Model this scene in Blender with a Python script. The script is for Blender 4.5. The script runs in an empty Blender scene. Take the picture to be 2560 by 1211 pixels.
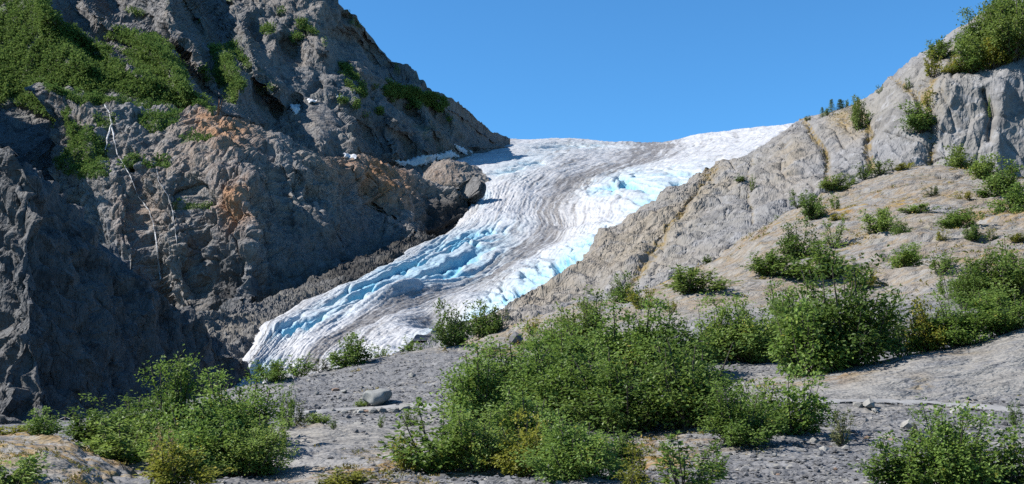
import bpy, math, random
import numpy as np
from mathutils import Vector, Matrix

# ------------------------------------------------------------------ camera, sky, sun, exposure
F_PX, HORIZON = 2745.0, 1000.0
PITCH = math.atan((HORIZON - 605.5) / F_PX)
SC = bpy.context.scene
COL = SC.collection
cam_d = bpy.data.cameras.new('camera')
cam_d.sensor_width = 36.0
cam_d.lens = 36.0 * F_PX / 2560.0
cam_d.clip_start, cam_d.clip_end = 0.5, 20000.0
cam = bpy.data.objects.new('camera', cam_d)
cam.rotation_euler = (math.pi / 2 + PITCH, 0, 0)
COL.objects.link(cam)
SC.camera = cam

SUN_ELEV, SUN_AZ = 43.0, -96.0     # azimuth in degrees clockwise from +Y (view direction)
_e, _a = math.radians(SUN_ELEV), math.radians(SUN_AZ)
SUN_DIR = Vector((math.cos(_e) * math.sin(_a), math.cos(_e) * math.cos(_a), math.sin(_e)))
w = bpy.data.worlds.new('World')
SC.world = w
w.use_nodes = True
_n = w.node_tree.nodes
_bg = _n['Background']
_sky = _n.new('ShaderNodeTexSky')
_sky.sky_type = 'NISHITA'
_sky.sun_disc = False
_sky.sun_elevation = _e
_sky.sun_rotation = _a
_sky.altitude = 1500
_sky.air_density = 1.0
_sky.dust_density = 0.0
_sky.ozone_density = 5.0
_hs = _n.new('ShaderNodeMix')
_hs.data_type = 'RGBA'
_hs.blend_type = 'MULTIPLY'
_hs.inputs[0].default_value = 1.0
_hs.inputs[7].default_value = (0.52, 1.00, 1.18, 1)
w.node_tree.links.new(_sky.outputs[0], _hs.inputs[6])
w.node_tree.links.new(_hs.outputs[2], _bg.inputs[0])
_bg.inputs[1].default_value = 0.079
sun_d = bpy.data.lights.new('sun', 'SUN')
sun_d.energy = 5.0
sun_d.angle = math.radians(0.5)
sun_d.color = (1.0, 0.95, 0.88)
sun = bpy.data.objects.new('sun', sun_d)
sun.rotation_euler = SUN_DIR.to_track_quat('Z', 'Y').to_euler()
COL.objects.link(sun)
SC.view_settings.view_transform = 'Standard'
SC.view_settings.look = 'None'
SC.view_settings.exposure = 1.15
SC.view_settings.gamma = 1.0
SC.view_settings.use_curve_mapping = False
SC.cycles.use_denoising = False
SC.cycles.max_bounces = 6
SC.cycles.transparent_max_bounces = 4

# ------------------------------------------------------------------ geometry of the place
CT, ST = math.cos(PITCH), math.sin(PITCH)


def P(px, py, d):
    """the point seen at photo pixel (px, py) that stands d metres north of the viewpoint"""
    xc, yc = (px - 1280.0) / F_PX, (605.5 - py) / F_PX
    dy, dz = CT - yc * ST, ST + yc * CT
    return (xc * d / dy, d, dz * d / dy)


def proj(V):
    f = V[:, 1] * CT + V[:, 2] * ST
    u = -V[:, 1] * ST + V[:, 2] * CT
    f = np.maximum(f, 0.1)
    return 1280.0 + F_PX * V[:, 0] / f, 605.5 - F_PX * u / f


_rg = np.random.default_rng(11)
_G = _rg.normal(size=(1024, 3)).astype(np.float32)
_G /= np.linalg.norm(_G, axis=1)[:, None]
_R3 = _rg.random((4096, 3)).astype(np.float32)


def _hash(ix, iy, iz, seed):
    h = (ix.astype(np.uint32) * np.uint32(0x8da6b343)) ^ (iy.astype(np.uint32) * np.uint32(0xd8163841)) \
        ^ (iz.astype(np.uint32) * np.uint32(0xcb1ab31f)) ^ np.uint32((seed * 2654435761) & 0xffffffff)
    h ^= h >> np.uint32(13)
    h *= np.uint32(0x5bd1e995)
    h ^= h >> np.uint32(15)
    return h


def perlin(Q, seed=0):
    I = np.floor(Q)
    f = (Q - I).astype(np.float32)
    I = I.astype(np.int64)
    u = f * f * f * (f * (f * 6 - 15) + 10)
    r = 0
    for dx in (0, 1):
        wx = u[:, 0] if dx else 1 - u[:, 0]
        for dy in (0, 1):
            wy = u[:, 1] if dy else 1 - u[:, 1]
            for dz in (0, 1):
                wz = u[:, 2] if dz else 1 - u[:, 2]
                g = _G[_hash(I[:, 0] + dx, I[:, 1] + dy, I[:, 2] + dz, seed) & np.uint32(1023)]
                dot = g[:, 0] * (f[:, 0] - dx) + g[:, 1] * (f[:, 1] - dy) + g[:, 2] * (f[:, 2] - dz)
                r = r + wx * wy * wz * dot
    return r * 1.6


def fbm(V, L, octs=4, seed=0, gain=0.5, ridged=False):
    Q = np.asarray(V, dtype=np.float64) / L
    a, t, r = 1.0, 0.0, 0
    for o in range(octs):
        n = perlin(Q * 2.03 ** o + 17.3 * o, seed + o)
        if ridged:
            n = 1 - 2 * np.abs(n)
        r = r + a * n
        t += a
        a *= gain
    return r / t


def worley(Q, seed=0):
    I = np.floor(Q).astype(np.int64)
    f = (Q - I).astype(np.float32)
    n = len(Q)
    d1 = np.full(n, 9, np.float32)
    d2 = np.full(n, 9, np.float32)
    vec = np.zeros((n, 3), np.float32)
    cid = np.zeros(n, np.int64)
    for dx in (-1, 0, 1):
        for dy in (-1, 0, 1):
            for dz in (-1, 0, 1):
                h = _hash(I[:, 0] + dx, I[:, 1] + dy, I[:, 2] + dz, seed) & np.uint32(4095)
                v = f - (_R3[h] * 0.9 + np.array((dx, dy, dz), np.float32))
                d = (v * v).sum(1)
                near = d < d1
                d2 = np.where(near, d1, np.minimum(d2, d))
                d1 = np.where(near, d, d1)
                vec = np.where(near[:, None], v, vec)
                cid = np.where(near, h, cid)
    return np.sqrt(d1), np.sqrt(d2), vec, cid


def facet(V, L, seed=0, stretch=(1, 1, 1), crack=0.25, tilt=1.0, warp=0.35):
    """broken rock faces: every cell is a plane tilted its own way, cracks between; result about -0.5..0.5"""
    Q = np.asarray(V, dtype=np.float64) / L / np.array(stretch)
    Q = Q + warp * np.stack([perlin(Q * 0.9 + 5.1, seed + 7), perlin(Q * 0.9 + 31.7, seed + 8), perlin(Q * 0.9 + 77.7, seed + 9)], 1)
    a, b, v, c = worley(Q, seed)
    g = _G[(c * 7 + seed) & 1023]
    off = _R3[(c * 13 + 5) & 4095, 0] - 0.5
    e = b - a
    w_ = np.clip(e / 0.28, 0, 1)
    w_ = w_ * w_ * (3 - 2 * w_)
    return w_ * (np.clip((v * g).sum(1), -.7, .7) * tilt + off * 0.5 + .18) - crack * np.exp(-e * 10)


def _frames():
    r = np.random.default_rng(5)
    q = r.normal(size=(64, 4))
    q /= np.linalg.norm(q, axis=1)[:, None]
    return np.array([[[1 - 2 * (y * y + z * z), 2 * (x * y - w_ * z), 2 * (x * z + w_ * y)], [2 * (x * y + w_ * z), 1 - 2 * (x * x + z * z), 2 * (y * z - w_ * x)],
                      [2 * (x * z - w_ * y), 2 * (y * z + w_ * x), 1 - 2 * (x * x + y * y)]] for w_, x, y, z in q], np.float32)


_FR = _frames()


def block(V, L, seed=0, stretch=(1, 1, 1), slope=1.0, warp=.25, cap=.25):
    """flat-faced broken blocks meeting in sharp edges and creases; about -.4..+.4"""
    Q = np.asarray(V, dtype=np.float64) / L / np.array(stretch)
    Q = Q + warp * np.stack([perlin(Q * 1.3 + 5.1, seed + 7), perlin(Q * 1.3 + 31.7, seed + 8), perlin(Q * 1.3 + 77.7, seed + 9)], 1)
    I = np.floor(Q).astype(np.int64)
    f = (Q - I).astype(np.float32)
    best = np.full(len(Q), -9, np.float32)
    for dx in (-1, 0, 1):
        for dy in (-1, 0, 1):
            for dz in (-1, 0, 1):
                h = _hash(I[:, 0] + dx, I[:, 1] + dy, I[:, 2] + dz, seed) & np.uint32(4095)
                r3 = _R3[h]
                v = f - (r3 * 0.8 + .1 + np.array((dx, dy, dz), np.float32))
                M = _FR[h & np.uint32(63)]
                w_ = np.abs(M[:, 0, 0] * v[:, 0] + M[:, 0, 1] * v[:, 1] + M[:, 0, 2] * v[:, 2])
                w_ = np.maximum(w_, 1.25 * np.abs(M[:, 1, 0] * v[:, 0] + M[:, 1, 1] * v[:, 1] + M[:, 1, 2] * v[:, 2]))
                w_ = np.maximum(w_, .8 * np.abs(M[:, 2, 0] * v[:, 0] + M[:, 2, 1] * v[:, 1] + M[:, 2, 2] * v[:, 2]))
                hh = np.minimum(.55 - slope * w_, cap) + .5 * (r3[:, 1] - .5)
                hh += .35 * (M[:, 1, 1] * v[:, 0] + M[:, 0, 2] * v[:, 2])
                best = np.maximum(best, hh)
    return best - .2


def joint(V, L, seed=0, stretch=(1, 3, 5), w_=.06, rot=0.0):
    """long thin cracks along sheets that cut through the rock; 0..1"""
    cr_, sr_ = math.cos(math.radians(rot)), math.sin(math.radians(rot))
    V = np.asarray(V, dtype=np.float64)
    Q = np.stack([V[:, 0] * cr_ + V[:, 2] * sr_, V[:, 1], -V[:, 0] * sr_ + V[:, 2] * cr_], 1) / L / np.array(stretch)
    return np.exp(-np.abs(perlin(Q, seed)) / w_) * np.clip(.5 + 1.5 * perlin(Q * .45 + 3.3, seed + 1), 0, 1)


def crag(V, L, octs=6, seed=0, stretch=(1, 1, 1), gain=0.62, warp=0.4, rough=0.9):
    """weathered rock: sharp-crested ridged noise whose detail gathers on the crests; about -1..1"""
    Q = np.asarray(V, dtype=np.float64) / L / np.array(stretch)
    Q = Q + warp * np.stack([perlin(Q * 1.1 + 5.1, seed + 57), perlin(Q * 1.1 + 31.7, seed + 58), perlin(Q * 1.1 + 77.7, seed + 59)], 1)
    amp, wgt, r, tot = 1.0, 1.0, 0, 0.0
    for o in range(octs):
        n = 1 - np.abs(perlin(Q * 2.07 ** o + 9.7 * o, seed + o)) * 1.7
        n = n * np.abs(n)
        r = r + amp * wgt * n
        tot += amp
        wgt = np.clip(n * 1.3 + (1 - rough), .15, 1)
        amp *= gain
    return (r / tot - .32) * 1.6


def smooth(a, b, x):
    t = np.clip((x - a) / (b - a), 0, 1)
    return t * t * (3 - 2 * t)


def inpoly(x, y, poly):
    p = np.array(poly, float)
    r = np.zeros(len(x), bool)
    j = len(p) - 1
    for i in range(len(p)):
        if p[i, 1] != p[j, 1]:
            c = ((p[i, 1] > y) != (p[j, 1] > y)) & (x < (p[j, 0] - p[i, 0]) * (y - p[i, 1]) / (p[j, 1] - p[i, 1]) + p[i, 0])
            r ^= c
        j = i
    return r


def line_dist(x, y, pts):
    """distance to a polyline, the side (+1 right of its run on the map sheet), position along it 0..1"""
    p = np.array(pts, float)
    seg = np.linalg.norm(np.diff(p, axis=0), axis=1)
    cum = np.concatenate([[0], np.cumsum(seg)])
    best = np.full(len(x), 1e9)
    side = np.zeros(len(x))
    pos = np.zeros(len(x))
    for i in range(len(p) - 1):
        ax, ay = p[i]
        bx, by = p[i + 1] - p[i]
        t = np.clip(((x - ax) * bx + (y - ay) * by) / (bx * bx + by * by), 0, 1)
        dx, dy = x - ax - t * bx, y - ay - t * by
        d = np.hypot(dx, dy)
        m = d < best
        best = np.where(m, d, best)
        side = np.where(m, np.sign(bx * dy - by * dx), side)
        pos = np.where(m, (cum[i] + t * seg[i]) / cum[-1], pos)
    return best, side, pos


def blob(x, y, cx, cy, rx, ry, rot=0.0):
    c, s = math.cos(math.radians(rot)), math.sin(math.radians(rot))
    dx, dy = x - cx, y - cy
    q = ((dx * c + dy * s) / rx) ** 2 + ((-dx * s + dy * c) / ry) ** 2
    return np.exp(-q)


def dense(k, n, lo, hi, share=.92):
    """n sample positions over control rows 0..k-1, most of them between rows lo and hi"""
    n1 = max(2, int(n * (1 - share) * .5))
    return np.concatenate([np.linspace(0, lo, n1, endpoint=False), np.linspace(lo, hi, n - 2 * n1, endpoint=False), np.linspace(hi, k - 1, n1)])


def crom(A, t):
    """Catmull-Rom along axis 0 at the sample positions t (or a count of even samples)"""
    k = len(A)
    t = np.linspace(0, k - 1, t) if isinstance(t, int) else t
    i = np.clip(np.floor(t).astype(int), 0, k - 2)
    u = (t - i)[:, None, None] if A.ndim == 3 else (t - i)[:, None]
    e = np.concatenate([[2 * A[0] - A[1]], A, [2 * A[-1] - A[-2]]])
    p0, p1, p2, p3 = e[i], e[i + 1], e[i + 2], e[i + 3]
    return 0.5 * (2 * p1 + (p2 - p0) * u + (2 * p0 - 5 * p1 + 4 * p2 - p3) * u ** 2 + (3 * p1 - p0 - 3 * p2 + p3) * u ** 3)


def grid_normals(G):
    du = np.gradient(G, axis=1)
    dv = np.gradient(G, axis=0)
    n = np.cross(du, dv)
    n /= np.maximum(np.linalg.norm(n, axis=2), 1e-9)[:, :, None]
    return n


class Patch:
    """a landform: smooth surface through control points, rows low to high, columns left to right"""
    def __init__(self, rows, nr, nc):
        C = np.array(rows, float)
        G = crom(C, nr)
        G = crom(G.transpose(1, 0, 2).copy(), nc).transpose(1, 0, 2)
        self.G = np.ascontiguousarray(G)
        nr, nc = G.shape[:2]
        self.nr, self.nc = nr, nc
        self.att = {}
        vv, uu = np.meshgrid(np.linspace(0, 1, nr), np.linspace(0, 1, nc), indexing='ij')
        self.u, self.v = uu.ravel(), vv.ravel()

    @property
    def V(self):
        return self.G.reshape(-1, 3)

    def normals(self):
        n = grid_normals(self.G)
        # face the viewer's side / up
        return n.reshape(-1, 3)

    def push(self, h, n=None):
        n = self.normals() if n is None else n
        self.G = (self.V + n * np.asarray(h)[:, None]).reshape(self.nr, self.nc, 3)

    def pix(self):
        return proj(self.V)

    def find(self, px, py, k=6, back=25.0):
        """surface point and normal seen at a photo pixel"""
        x, y = self.px_c
        d = (x - px) ** 2 + (y - py) ** 2
        idx = np.argpartition(d, 60)[:60]
        idx = idx[np.argsort(d[idx])]
        near = idx[self.V[idx, 1] < self.V[idx[:20], 1].min() + back][:k]
        n = self.nrm[near].mean(0)
        return self.V[near].mean(0), n / np.linalg.norm(n)

    def finish(self):
        self.px_c = self.pix()
        self.nrm = self.normals()

    def build(self, name, mat, label, cat, kind='structure', smooth_shade=True):
        self.finish()
        nr, nc = self.nr, self.nc
        i = np.arange(nr * nc).reshape(nr, nc)
        q = np.stack([i[:-1, :-1], i[:-1, 1:], i[1:, 1:], i[1:, :-1]], -1).reshape(-1, 4)
        me = raw_mesh(name, self.V, q, smooth_shade)
        for k, a in self.att.items():
            me.attributes.new(k, 'FLOAT', 'POINT').data.foreach_set('value', np.asarray(a, np.float32))
        me.materials.append(mat)
        o = bpy.data.objects.new(name, me)
        COL.objects.link(o)
        tag(o, label, cat, kind=kind)
        self.obj = o
        return o


def raw_mesh(name, V, F, smooth_shade=True):
    V = np.ascontiguousarray(V, np.float32)
    F = np.ascontiguousarray(F, np.int32)
    me = bpy.data.meshes.new(name)
    me.vertices.add(len(V))
    me.vertices.foreach_set('co', V.ravel())
    k = F.shape[1]
    me.loops.add(F.size)
    me.loops.foreach_set('vertex_index', F.ravel())
    me.polygons.add(len(F))
    me.polygons.foreach_set('loop_start', np.arange(0, F.size, k, dtype=np.int32))
    me.polygons.foreach_set('use_smooth', np.full(len(F), smooth_shade))
    me.update(calc_edges=True)
    return me


def tag(o, label=None, cat=None, group=None, kind=None):
    for k, v in (('label', label), ('category', cat), ('group', group), ('kind', kind)):
        if v:
            o[k] = v
    return o


# ------------------------------------------------------------------ materials
ALBEDO = 0.67      # one scale on every surface colour, matched to the exposure


class Mat:
    def __init__(self, name):
        self.m = bpy.data.materials.new(name)
        self.m.use_nodes = True
        self.t = self.m.node_tree
        self.b = self.t.nodes['Principled BSDF']
        self.tc = self.t.nodes.new('ShaderNodeTexCoord')

    def n(self, kind):
        return self.t.nodes.new(kind)

    def link(self, a, b):
        self.t.links.new(a, b)

    def set(self, inp, v):
        if hasattr(v, 'is_linked') or isinstance(v, bpy.types.NodeSocket):
            self.link(v, inp)
        else:
            if isinstance(v, tuple) and len(v) == 3:
                v = (*(ALBEDO * q for q in v), 1)
            inp.default_value = v

    def coord(self, scale=(1, 1, 1), rot=(0, 0, 0)):
        mp = self.n('ShaderNodeMapping')
        mp.inputs['Scale'].default_value = scale
        mp.inputs['Rotation'].default_value = rot
        self.link(self.tc.outputs['Object'], mp.inputs['Vector'])
        return mp.outputs[0]

    def noise(self, L, detail=6, rough=0.6, vec=None, dist=0.0):
        x = self.n('ShaderNodeTexNoise')
        x.inputs['Scale'].default_value = 1.0 / L
        x.inputs['Detail'].default_value = detail
        x.inputs['Roughness'].default_value = rough
        x.inputs['Distortion'].default_value = dist
        self.link(vec if vec is not None else self.tc.outputs['Object'], x.inputs['Vector'])
        return x.outputs['Fac']

    def ridged(self, L, detail=5, vec=None, rough=.55, lac=2.1):
        x = self.n('ShaderNodeTexNoise')
        x.noise_type = 'RIDGED_MULTIFRACTAL'
        x.normalize = False
        x.inputs['Scale'].default_value = 1.0 / L
        x.inputs['Detail'].default_value = detail
        x.inputs['Roughness'].default_value = rough
        x.inputs['Lacunarity'].default_value = lac
        x.inputs['Offset'].default_value = 1.0
        x.inputs['Gain'].default_value = 2.0
        self.link(vec if vec is not None else self.tc.outputs['Object'], x.inputs['Vector'])
        return x.outputs['Fac']

    def voro(self, L, feature='F1', vec=None, out='Distance'):
        x = self.n('ShaderNodeTexVoronoi')
        x.feature = feature
        x.inputs['Scale'].default_value = 1.0 / L
        self.link(vec if vec is not None else self.tc.outputs['Object'], x.inputs['Vector'])
        return x.outputs[out]

    def ramp(self, f, a, b, ca=0.0, cb=1.0):
        x = self.n('ShaderNodeMapRange')
        x.interpolation_type = 'SMOOTHSTEP'
        self.set(x.inputs[0], f)
        for i, v in ((1, a), (2, b), (3, ca), (4, cb)):
            x.inputs[i].default_value = v
        return x.outputs[0]

    def mix(self, f, a, b, blend='MIX'):
        x = self.n('ShaderNodeMix')
        x.data_type = 'RGBA'
        x.blend_type = blend
        self.set(x.inputs[0], f)
        self.set(x.inputs[6], a)
        self.set(x.inputs[7], b)
        return x.outputs[2]

    def math(self, op, a, b=0.0):
        x = self.n('ShaderNodeMath')
        x.operation = op
        self.set(x.inputs[0], a)
        self.set(x.inputs[1], b)
        return x.outputs[0]

    def attr(self, name):
        x = self.n('ShaderNodeAttribute')
        x.attribute_name = name
        return x.outputs['Fac']

    def bump(self, h, strength, dist, prev=None):
        x = self.n('ShaderNodeBump')
        x.inputs['Strength'].default_value = strength
        x.inputs['Distance'].default_value = dist
        self.set(x.inputs['Height'], h)
        if prev is not None:
            self.link(prev, x.inputs['Normal'])
        return x.outputs[0]

    def out(self, col, rough=0.85, normal=None, spec=0.25):
        self.set(self.b.inputs['Base Color'], col)
        self.set(self.b.inputs['Roughness'], rough)
        self.b.inputs['Specular IOR Level'].default_value = spec
        if normal is not None:
            self.link(normal, self.b.inputs['Normal'])
        return self.m


def rock_mat(name, a, b, c, rust, L, streak=0.3, moss=(0.20, 0.14, 0.035), scrub=(0.075, 0.115, 0.028), bump=1.0):
    """a, b broad tones, c dark seams; L a typical block size in metres"""
    m = Mat(name)
    n1 = m.noise(L * 6, 5, 0.6)
    n2 = m.noise(L * 1.2, 5, 0.6, dist=0.6)
    n3 = m.noise(L * 0.35, 2, 0.6)
    col = m.mix(m.ramp(n1, 0.38, 0.62), a, b)
    col = m.mix(m.ramp(n2, 0.50, 0.70, 0, 0.8), col, c)
    sv = m.coord((1, 1, 0.16))
    st = m.noise(L * 0.5, 6, 0.6, sv)
    col = m.mix(m.ramp(st, 0.52, 0.72, 0, streak), col, tuple(x * 0.45 for x in c))
    col = m.mix(m.ramp(n3, 0.5, 0.72, 0, 0.7), col, tuple(min(1, x * 1.5) for x in a))
    col = m.mix(m.math('MULTIPLY', m.attr('rust'), m.ramp(n2, 0.25, 0.55)), col, rust)
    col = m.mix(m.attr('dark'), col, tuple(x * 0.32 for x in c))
    col = m.mix(m.math('MULTIPLY', m.attr('moss'), m.ramp(m.noise(L * 0.35, 6, 0.7), 0.42, 0.58)), col, moss)
    col = m.mix(m.math('MULTIPLY', m.attr('scrub'), m.ramp(m.noise(L * 0.5, 6, 0.7), 0.35, 0.6)), col, scrub)
    wn = m.n('ShaderNodeTexNoise')
    wn.inputs['Scale'].default_value = 1.4 / L
    wn.inputs['Detail'].default_value = 4
    m.link(sv2 := m.coord((1, 1, 0.55), (0.25, 0.15, 0)), wn.inputs['Vector'])
    va = m.n('ShaderNodeVectorMath')
    va.operation = 'MULTIPLY_ADD'
    m.link(wn.outputs['Color'], va.inputs[0])
    va.inputs[1].default_value = (L * .9,) * 3
    m.link(sv2, va.inputs[2])
    e1 = m.voro(L * .8, 'DISTANCE_TO_EDGE', va.outputs[0])
    e2 = m.voro(L * .28, 'DISTANCE_TO_EDGE', va.outputs[0])
    k1 = m.ramp(e1, 0.0, 0.07)
    k2 = m.ramp(e2, 0.0, 0.10)
    col = m.mix(m.ramp(m.math('ADD', e1, m.ramp(n2, .35, .65, 0, .05)), 0.0, 0.03, 0.45, 0), col, tuple(x * 0.5 for x in c))
    ht = m.math('ADD', m.math('MULTIPLY', k1, .18), m.math('MULTIPLY', k2, .08))
    rv = m.coord((1.0, 1.0, .6), (.2, .35, 0))
    ht = m.math('ADD', ht, m.math('MULTIPLY', m.ridged(L * 1.3, 4, rv), -.45))
    ht = m.math('MULTIPLY', ht, m.ramp(m.attr('polish'), 0, 1, 1, .3))
    b1 = m.bump(ht, 1.0 * bump, L * 0.22)
    return m.out(col, 0.9, b1, 0.2)

# ------------------------------------------------------------------ landforms
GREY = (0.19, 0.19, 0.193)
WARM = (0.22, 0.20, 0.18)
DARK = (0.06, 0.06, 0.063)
RUST = (0.34, 0.19, 0.105)
m_far = rock_mat('far_rock', (0.155, 0.155, 0.158), (0.195, 0.18, 0.168), (0.05, 0.05, 0.054), RUST, 14, 0.35)
m_bench = rock_mat('bench_rock', GREY, WARM, DARK, RUST, 9, 0.5)
m_near = rock_mat('shaded_rock', (0.10, 0.102, 0.106), (0.12, 0.116, 0.112), (0.035, 0.035, 0.038), RUST, 6, 0.5)  # rock of the near wall, tones lowered to deepen its shade
m_slab = rock_mat('slab_rock', (0.205, 0.204, 0.21), (0.225, 0.214, 0.198), (0.125, 0.123, 0.125), (0.27, 0.225, 0.165), 5, 0.4, moss=(0.22, 0.15, 0.04), bump=.95)
m_till = rock_mat('moraine_till', (0.14, 0.136, 0.132), (0.165, 0.152, 0.132), (0.055, 0.055, 0.057), RUST, 4, 0.0)


def veg0(p):
    n = len(p.V)
    for k in ('rust', 'dark', 'moss', 'scrub'):
        p.att.setdefault(k, np.zeros(n))


def col_rows(cols, nrow, ease=None):
    """columns given as lists of (px,py,d) low to high, all of one length -> rows"""
    return [[P(*c[r]) for c in cols] for r in range(nrow)]


def behind(row, dy, dz, dx=0):
    return [(x + dx, y + dy, z + dz) for x, y, z in row]


# ---- far mountain on the left
cols = []
for base, crest in [((-300, 540, 800), (-330, -130, 1070)), ((-120, 510, 785), (-150, -130, 1065)), ((40, 480, 775), (20, -130, 1065)),
                    ((250, 400, 790), (250, -130, 1085)), ((480, 370, 830), (480, -130, 1110)), ((680, 400, 880), (690, -120, 1135)),
                    ((850, 440, 930), (850, 20, 1125)), ((960, 428, 1040), (962, 152, 1140)), ((1060, 410, 1095), (1078, 235, 1160)),
                    ((1150, 390, 1185), (1160, 290, 1220)), ((1230, 375, 1340), (1225, 346, 1370)), ((1300, 375, 1440), (1275, 368, 1480))]:
    c = []
    for t in (0, .2, .4, .6, .8, 1):
        c.append((base[0] + (crest[0] - base[0]) * t, base[1] + (crest[1] - base[1]) * t, base[2] + (crest[2] - base[2]) * t ** 1.15))
    cols.append(c)
rows = col_rows(cols, 6)
hi = [P(-380, -260, 1160), P(-200, -270, 1165), P(0, -270, 1170), P(250, -250, 1170), P(480, -200, 1180), P(690, -150, 1180)] + behind(rows[-1], 60, -8)[6:]
rows = [behind(rows[0], -40, -70)] + rows + [hi, behind(hi, 300, -300)]
A = Patch(rows, dense(9, 440, 1, 6, .95), 540)
x, y = A.pix()
V0 = A.V.copy()
wob = fbm(V0, 90, 3, 5) * 26
wx, wy = x + wob, y + fbm(V0, 90, 3, 9) * 22
# gully walls that face away from the sun, and what stands lit between them: the ground steps back to the right along
# each wall and turns to the left between, so that the flank is a row of ribs and gullies
WALLS = [[(100, -140), (100, 0), (125, 40), (165, 65), (220, 95), (300, 145), (350, 185), (400, 217), (440, 228), (400, 195), (370, 170), (320, 135), (270, 105), (230, 82), (190, 62), (180, 20), (170, -140)],
         [(155, 120), (200, 146), (235, 172), (258, 180), (256, 160), (220, 135), (200, 116)],
         [(190, -140), (200, 0), (235, 30), (257, 48), (293, 67), (327, 70), (362, 88), (385, 118), (410, 140), (440, 180), (470, 232), (520, 258), (600, 292), (660, 302), (630, 275), (560, 240), (520, 222), (480, 170), (450, 130), (420, 105), (395, 80), (370, 57), (345, 42), (290, 42), (280, 20), (270, 0), (260, -140)],
         [(415, -140), (420, 0), (427, 50), (430, 84), (462, 114), (496, 139), (504, 171), (529, 198), (541, 216), (586, 243), (603, 268), (657, 297), (690, 300), (680, 270), (650, 225), (635, 198), (628, 178), (590, 139), (563, 109), (551, 74), (533, 50), (514, 0), (505, -140)],
         [(628, 110), (637, 198), (667, 205), (697, 262), (727, 272), (740, 250), (757, 223), (727, 173), (752, 158), (705, 107), (672, 129), (650, 114)],
         [(600, 55), (625, 50), (650, 95), (628, 110), (612, 80)],
         [(815, 85), (860, 100), (905, 115), (950, 165), (1000, 205), (985, 212), (930, 180), (880, 150), (850, 160), (815, 140)],
         [(945, 240), (990, 262), (1040, 290), (1060, 325), (1030, 335), (1000, 325), (975, 285)],
         [(1040, 250), (1080, 270), (1115, 320), (1128, 350), (1105, 345), (1075, 300)], [(1120, 270), (1160, 300), (1182, 332), (1160, 332), (1135, 300)],
         [(985, 330), (1000, 390), (1022, 400), (1015, 360)], [(1060, 335), (1085, 390), (1102, 392), (1090, 350)], [(1135, 335), (1150, 372), (1167, 382), (1160, 350)],
         [(735, 170), (800, 150), (850, 135), (862, 165), (840, 190), (800, 215), (765, 240), (740, 225)], [(880, 300), (915, 330), (930, 380), (905, 375), (885, 340)]]
LITS = [[(530, 118), (560, 118), (575, 150), (600, 190), (608, 215), (590, 240), (575, 235), (545, 210), (528, 190), (525, 150)], [(455, -10), (480, -10), (510, 70), (535, 95), (520, 95), (485, 50)],
        [(175, 5), (200, 15), (230, 55), (205, 60), (180, 40)], [(288, 75), (330, 100), (350, 130), (320, 120), (290, 95)]]
STP = 3.0
gx_, gy_ = np.meshgrid(np.arange(-330, 1330, STP), np.arange(-160, 470, STP))
gp = np.stack([gx_.ravel(), gy_.ravel(), gx_.ravel() * 0], 1)
qx = gp[:, 0] + 16 * fbm(gp, 70, 4, 5) + 6 * fbm(gp, 18, 3, 15)
qy = gp[:, 1] + 14 * fbm(gp, 70, 4, 9) + 6 * fbm(gp, 18, 3, 19)
Dm = np.zeros(len(gp))
for poly in WALLS:
    Dm[inpoly(qx, qy, poly)] = 1
for poly in LITS:
    Dm[inpoly(qx, qy, poly)] = 0
Dm = Dm.reshape(gx_.shape)
Dm += .25 * np.clip(fbm(gp, 45, 4, 29), -1, 1).reshape(gx_.shape) * (Dm < .5)
ker = np.array([1, 2, 3, 2, 1]) / 9
Dm = np.apply_along_axis(lambda q: np.convolve(q, ker, 'same'), 0, Dm)
Dm = np.apply_along_axis(lambda q: np.convolve(q, ker, 'same'), 1, Dm)
ang = np.where(gx_ < 560, 32, np.where(gx_ < 800, 10, 30)) * math.pi / 180
KD = 4.2
Dz = Dm - .22 - .22 * smooth(560, 700, gx_)
gX, gY = KD * Dz * np.cos(ang), -KD * Dz * np.sin(ang)
dv = np.zeros_like(gX)
dv[:, 1:-1] += (gX[:, 2:] - gX[:, :-2]) / 2
dv[1:-1] += (gY[2:] - gY[:-2]) / 2
ev = np.concatenate([dv, dv[::-1]], 0)
ev = np.concatenate([ev, ev[:, ::-1]], 1)
k1_ = 2 * np.cos(2 * np.pi * np.arange(ev.shape[0]) / ev.shape[0]) - 2
k2_ = 2 * np.cos(2 * np.pi * np.arange(ev.shape[1]) / ev.shape[1]) - 2
den = k1_[:, None] + k2_[None]
den[0, 0] = 1
sol = np.fft.fft2(ev) / (den - 1.2e-3)
sol[0, 0] = 0
cumD = np.real(np.fft.ifft2(sol))[:gx_.shape[0], :gx_.shape[1]] * STP
fx = np.clip((x + 330) / STP, 0, gx_.shape[1] - 1.001)
fy = np.clip((y + 160) / STP, 0, gx_.shape[0] - 1.001)
ix, iy = fx.astype(int), fy.astype(int)
tx, ty = fx - ix, fy - iy
step = (cumD[iy, ix] * (1 - tx) + cumD[iy, ix + 1] * tx) * (1 - ty) + (cumD[iy + 1, ix] * (1 - tx) + cumD[iy + 1, ix + 1] * tx) * ty
wall = Dm[iy, ix]
nA = A.normals()
flip = -1 if nA[:, 1].mean() > 0 else 1
A.push(step, V0 / np.linalg.norm(V0, axis=1)[:, None])
V1 = A.V.copy()
n1 = A.normals() * flip
grass = np.zeros(len(V0), bool)
fwx, fwy = 2.2 * fbm(V0, 16, 3, 48), 2.2 * fbm(V0, 16, 3, 49)
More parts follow.
